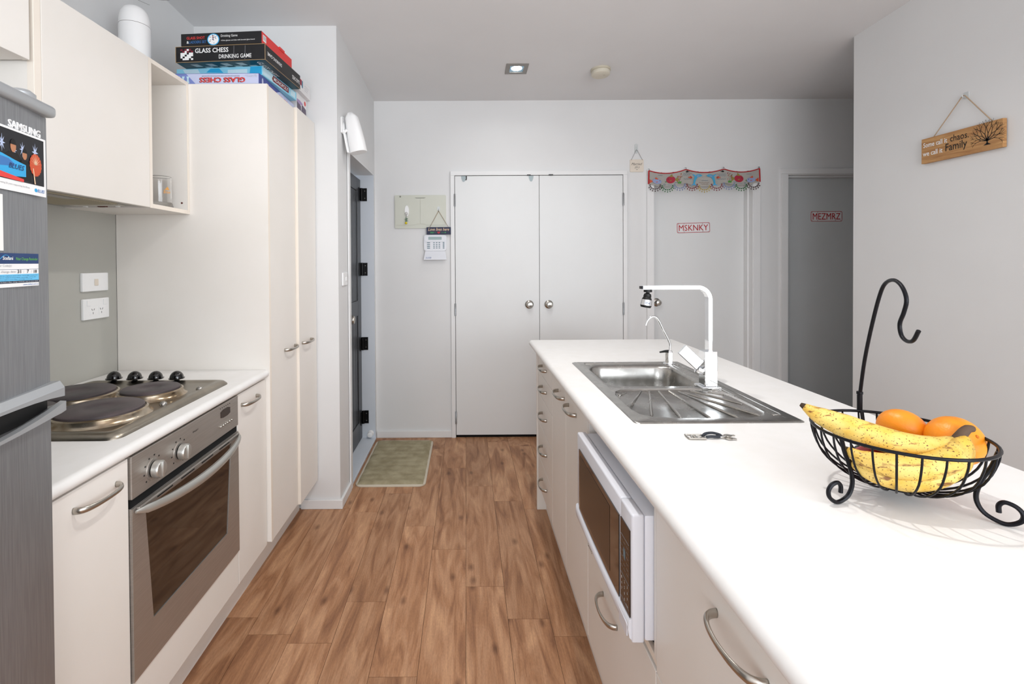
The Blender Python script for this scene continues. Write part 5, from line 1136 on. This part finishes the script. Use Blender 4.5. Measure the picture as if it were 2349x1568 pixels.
MB().tube([hk_(0, BZ + .03), hk_(.004, 1.10), hk_(.020, 1.165), hk_(.045, 1.235), hk_(.0756, 1.305), hk_(.098, 1.336), hk_(.129, 1.345), hk_(.156, 1.334), hk_(.171, 1.310), hk_(.163, 1.285), hk_(.150, 1.262), hk_(.155, 1.241), hk_(.172, 1.232), hk_(.192, 1.236), hk_(.208, 1.256)], .0036, 'black_iron', 10, sub=5).build('banana_hook', fb)
# fruit
bb = thing('banana_bunch', 'bunch of spotted ripe bananas lying over the rim of fruit bowl', 'bananas', (.82, .90, .98))
bans = [([(0.694, .995, 1.084), (0.712, 0.975, 1.071), (0.744, 0.952, 1.058), (0.782, 0.928, 1.046), (0.824, 0.908, 1.036), (0.864, 0.896, 1.033), (0.896, 0.890, 1.043), (0.912, 0.889, 1.058)], 1.0),
        ([(0.722, 0.918, 1.024), (0.738, 0.896, 1.014), (0.775, 0.876, 1.010), (0.820, 0.866, 1.012), (0.866, 0.868, 1.026), (0.898, 0.878, 1.046), (.910, .885, 1.058)], .95),
        ([(0.730, 0.918, 1.000), (0.752, 0.896, .990), (0.795, 0.880, .986), (0.845, 0.874, .994), (0.886, 0.878, 1.016), (0.908, 0.885, 1.040), (.914, .889, 1.055)], .95)]
for pts, sc_ in bans:
    n_ = len(pts); rad = [(.0075 if k == 0 else .018 if k == 1 else .0238 if k < n_ - 2 else .0175 if k == n_ - 2 else .009) * sc_ for k in range(n_)]
    o = MB().tube(pts, rad, 'banana', 12, sub=5).build('banana', bb, ang=180)
    p0, p1 = Vector(pts[0]), Vector(pts[1]); dd = (p0 - p1).normalized()
    MB().tube([p0 - dd * .004, p0 + dd * .003, p0 + dd * .008], [.0082 * sc_, .006 * sc_, .004 * sc_], 'banana_tip', 8).build('tip', o)
MB().tube([(.900, .888, 1.052), (.912, .889, 1.066), (.922, .890, 1.073), (.932, .892, 1.072)], [.010, .0085, .0072, .0062], 'banana_stem', 9, sub=2).build('stalk', bb)
for (c_, r, sq, lab) in (((.905, .985, 1.038), .041, (1.08, 1.08, .88), 'smaller orange in the fruit bowl beside banana hook side'), ((.928, .930, 1.040), .046, (1.05, 1.05, .97), 'larger orange in the fruit bowl behind the banana stalk')):
    pass
def fruit(name, lab, cat, c_, r, sq, mt, grp=None, dim='navel', lean=(0, 0, 1)):
    t = thing(name, lab, cat, (c_[0], c_[1], c_[2] - r * sq[2]), grp)
    rings = []; seg = 28
    for j in range(1, 16):
        a = -PI / 2 + PI * j / 16; rr = r * math.cos(a); z = r * math.sin(a)
        z -= r * .10 * max(0, math.sin(a)) ** 8; 
        rings.append([Vector((rr * math.cos(2 * PI * k / seg) * sq[0], rr * math.sin(2 * PI * k / seg) * sq[1], z * sq[2])) for k in range(seg)])
    qn = Vector((0, 0, 1)).rotation_difference(Vector(lean).normalized()); M_ = Matrix.Translation(c_) @ qn.to_matrix().to_4x4()
    MB().loft(rings, mt).xf(M_).build('skin', t, ang=180)
    MB().lathe([(.004, -.002), (.003, .001), (0, .0015)], (0, 0, r * sq[2] * .90), dim, 10).xf(M_).build('stem_end', t)
fruit('orange', 'smaller squat orange in the fruit bowl under the banana hook', 'orange', (.898, .998, 1.034), .040, (1.08, 1.08, .90), 'orange', None, 'navel', (-.8, -.4, -.4))
fruit('orange', 'larger orange in the fruit bowl right behind the banana stalk', 'orange', (.938, .930, 1.036), .0445, (1.03, 1.03, 1.0), 'orange', None, 'navel', (.2, -.85, .5))
fruit('apple', 'red apple under the bananas on the sink side of the fruit bowl', 'apple', (.792, .945, .992), .033, (1.05, 1.05, .92), 'apple_skin', None, 'banana_stem', (-.3, .2, .9))
fruit('apple', 'red apple under the bananas below the larger orange', 'apple', (.868, .928, .990), .032, (1.05, 1.05, .92), 'apple_skin', None, 'banana_stem', (.2, .3, .9))

# ------------------------------------------------------------------ wooden sign on the right wall
RW = 2.30
ws_ = thing('wooden_sign', 'pine sign reading Some call it chaos we call it Family', 'sign', (RW, 2.25, 1.86))
MB().box(RW - .022, RW - .004, 2.064, 2.432, 1.861, 1.983, 'sign_wood', .001).build('board', ws_, smooth=False)
xs_ = RW - .022
m = MB(); m.text('Some call it', (xs_, 2.422, 1.938), NY, EZ, .120, .024, 'ink_white', .012); m.text('chaos.', (xs_, 2.288, 1.937), NY, EZ, .085, .030, 'ink_black', .004)
m.text('we call it', (xs_, 2.424, 1.896), NY, EZ, .100, .024, 'ink_white', .012); m.text('Family', (xs_, 2.310, 1.886), NY, EZ, .100, .046, 'ink_black', .008); m.build('lettering', ws_, smooth=False)
tm = MB(); random.seed(12)
def branch(p, ang, L, wd, dep):
    q = (p[0] + L * math.cos(ang), p[1] + L * math.sin(ang)); nx_, ny_ = -math.sin(ang), math.cos(ang); w2 = wd * .62
    tm.prism([(p[0] - nx_ * wd, p[1] - ny_ * wd), (q[0] - nx_ * w2, q[1] - ny_ * w2), (q[0] + nx_ * w2, q[1] + ny_ * w2), (p[0] + nx_ * wd, p[1] + ny_ * wd)], (xs_, 2.125, 1.888), NY, EZ, .0006, 'ink_black')
    if dep:
        for da in ((-.52, .06, .55) if dep > 3 else (-.42, .40)): branch(q, ang + da + (random.random() - .5) * .3, L * (.68 + random.random() * .16), w2, dep - 1)
branch((0, 0), PI / 2, .018, .0034, 1)
tm.prism([(-.016, -.004), (.016, -.004), (.004, .004), (-.004, .004)], (xs_, 2.125, 1.888), NY, EZ, .0006, 'ink_black')
for a in (14, 34, 58, 84, 108, 130, 152, 168): branch((0, .014), R_(a), .026 + .006 * math.sin(R_(a)), .0019, 3)
tm.build('printed_tree', ws_, smooth=False)
MB().tube([(RW - .013, 2.378, 1.983), (RW - .012, 2.242, 2.136), (RW - .012, 2.232, 2.136), (RW - .013, 2.112, 1.983)], .0023, 'twine', 6).build('hanging_cord', ws_)
hk = MB(); hk.prism(rrect(-2.247, -2.223, 2.122, 2.152, .004, 3), (RW, 0, 0), NY, EZ, .003, 'clear'); hk.tube([(RW - .003, 2.237, 2.140), (RW - .008, 2.237, 2.130), (RW - .018, 2.237, 2.130), (RW - .020, 2.237, 2.140)], .0022, 'clear', 8)
tag(hk.build('adhesive_hook', loc=(RW, 2.237, 2.14)), 'small clear adhesive hook on right wall above the pine sign', 'hook')
bpy.context.view_layer.update()
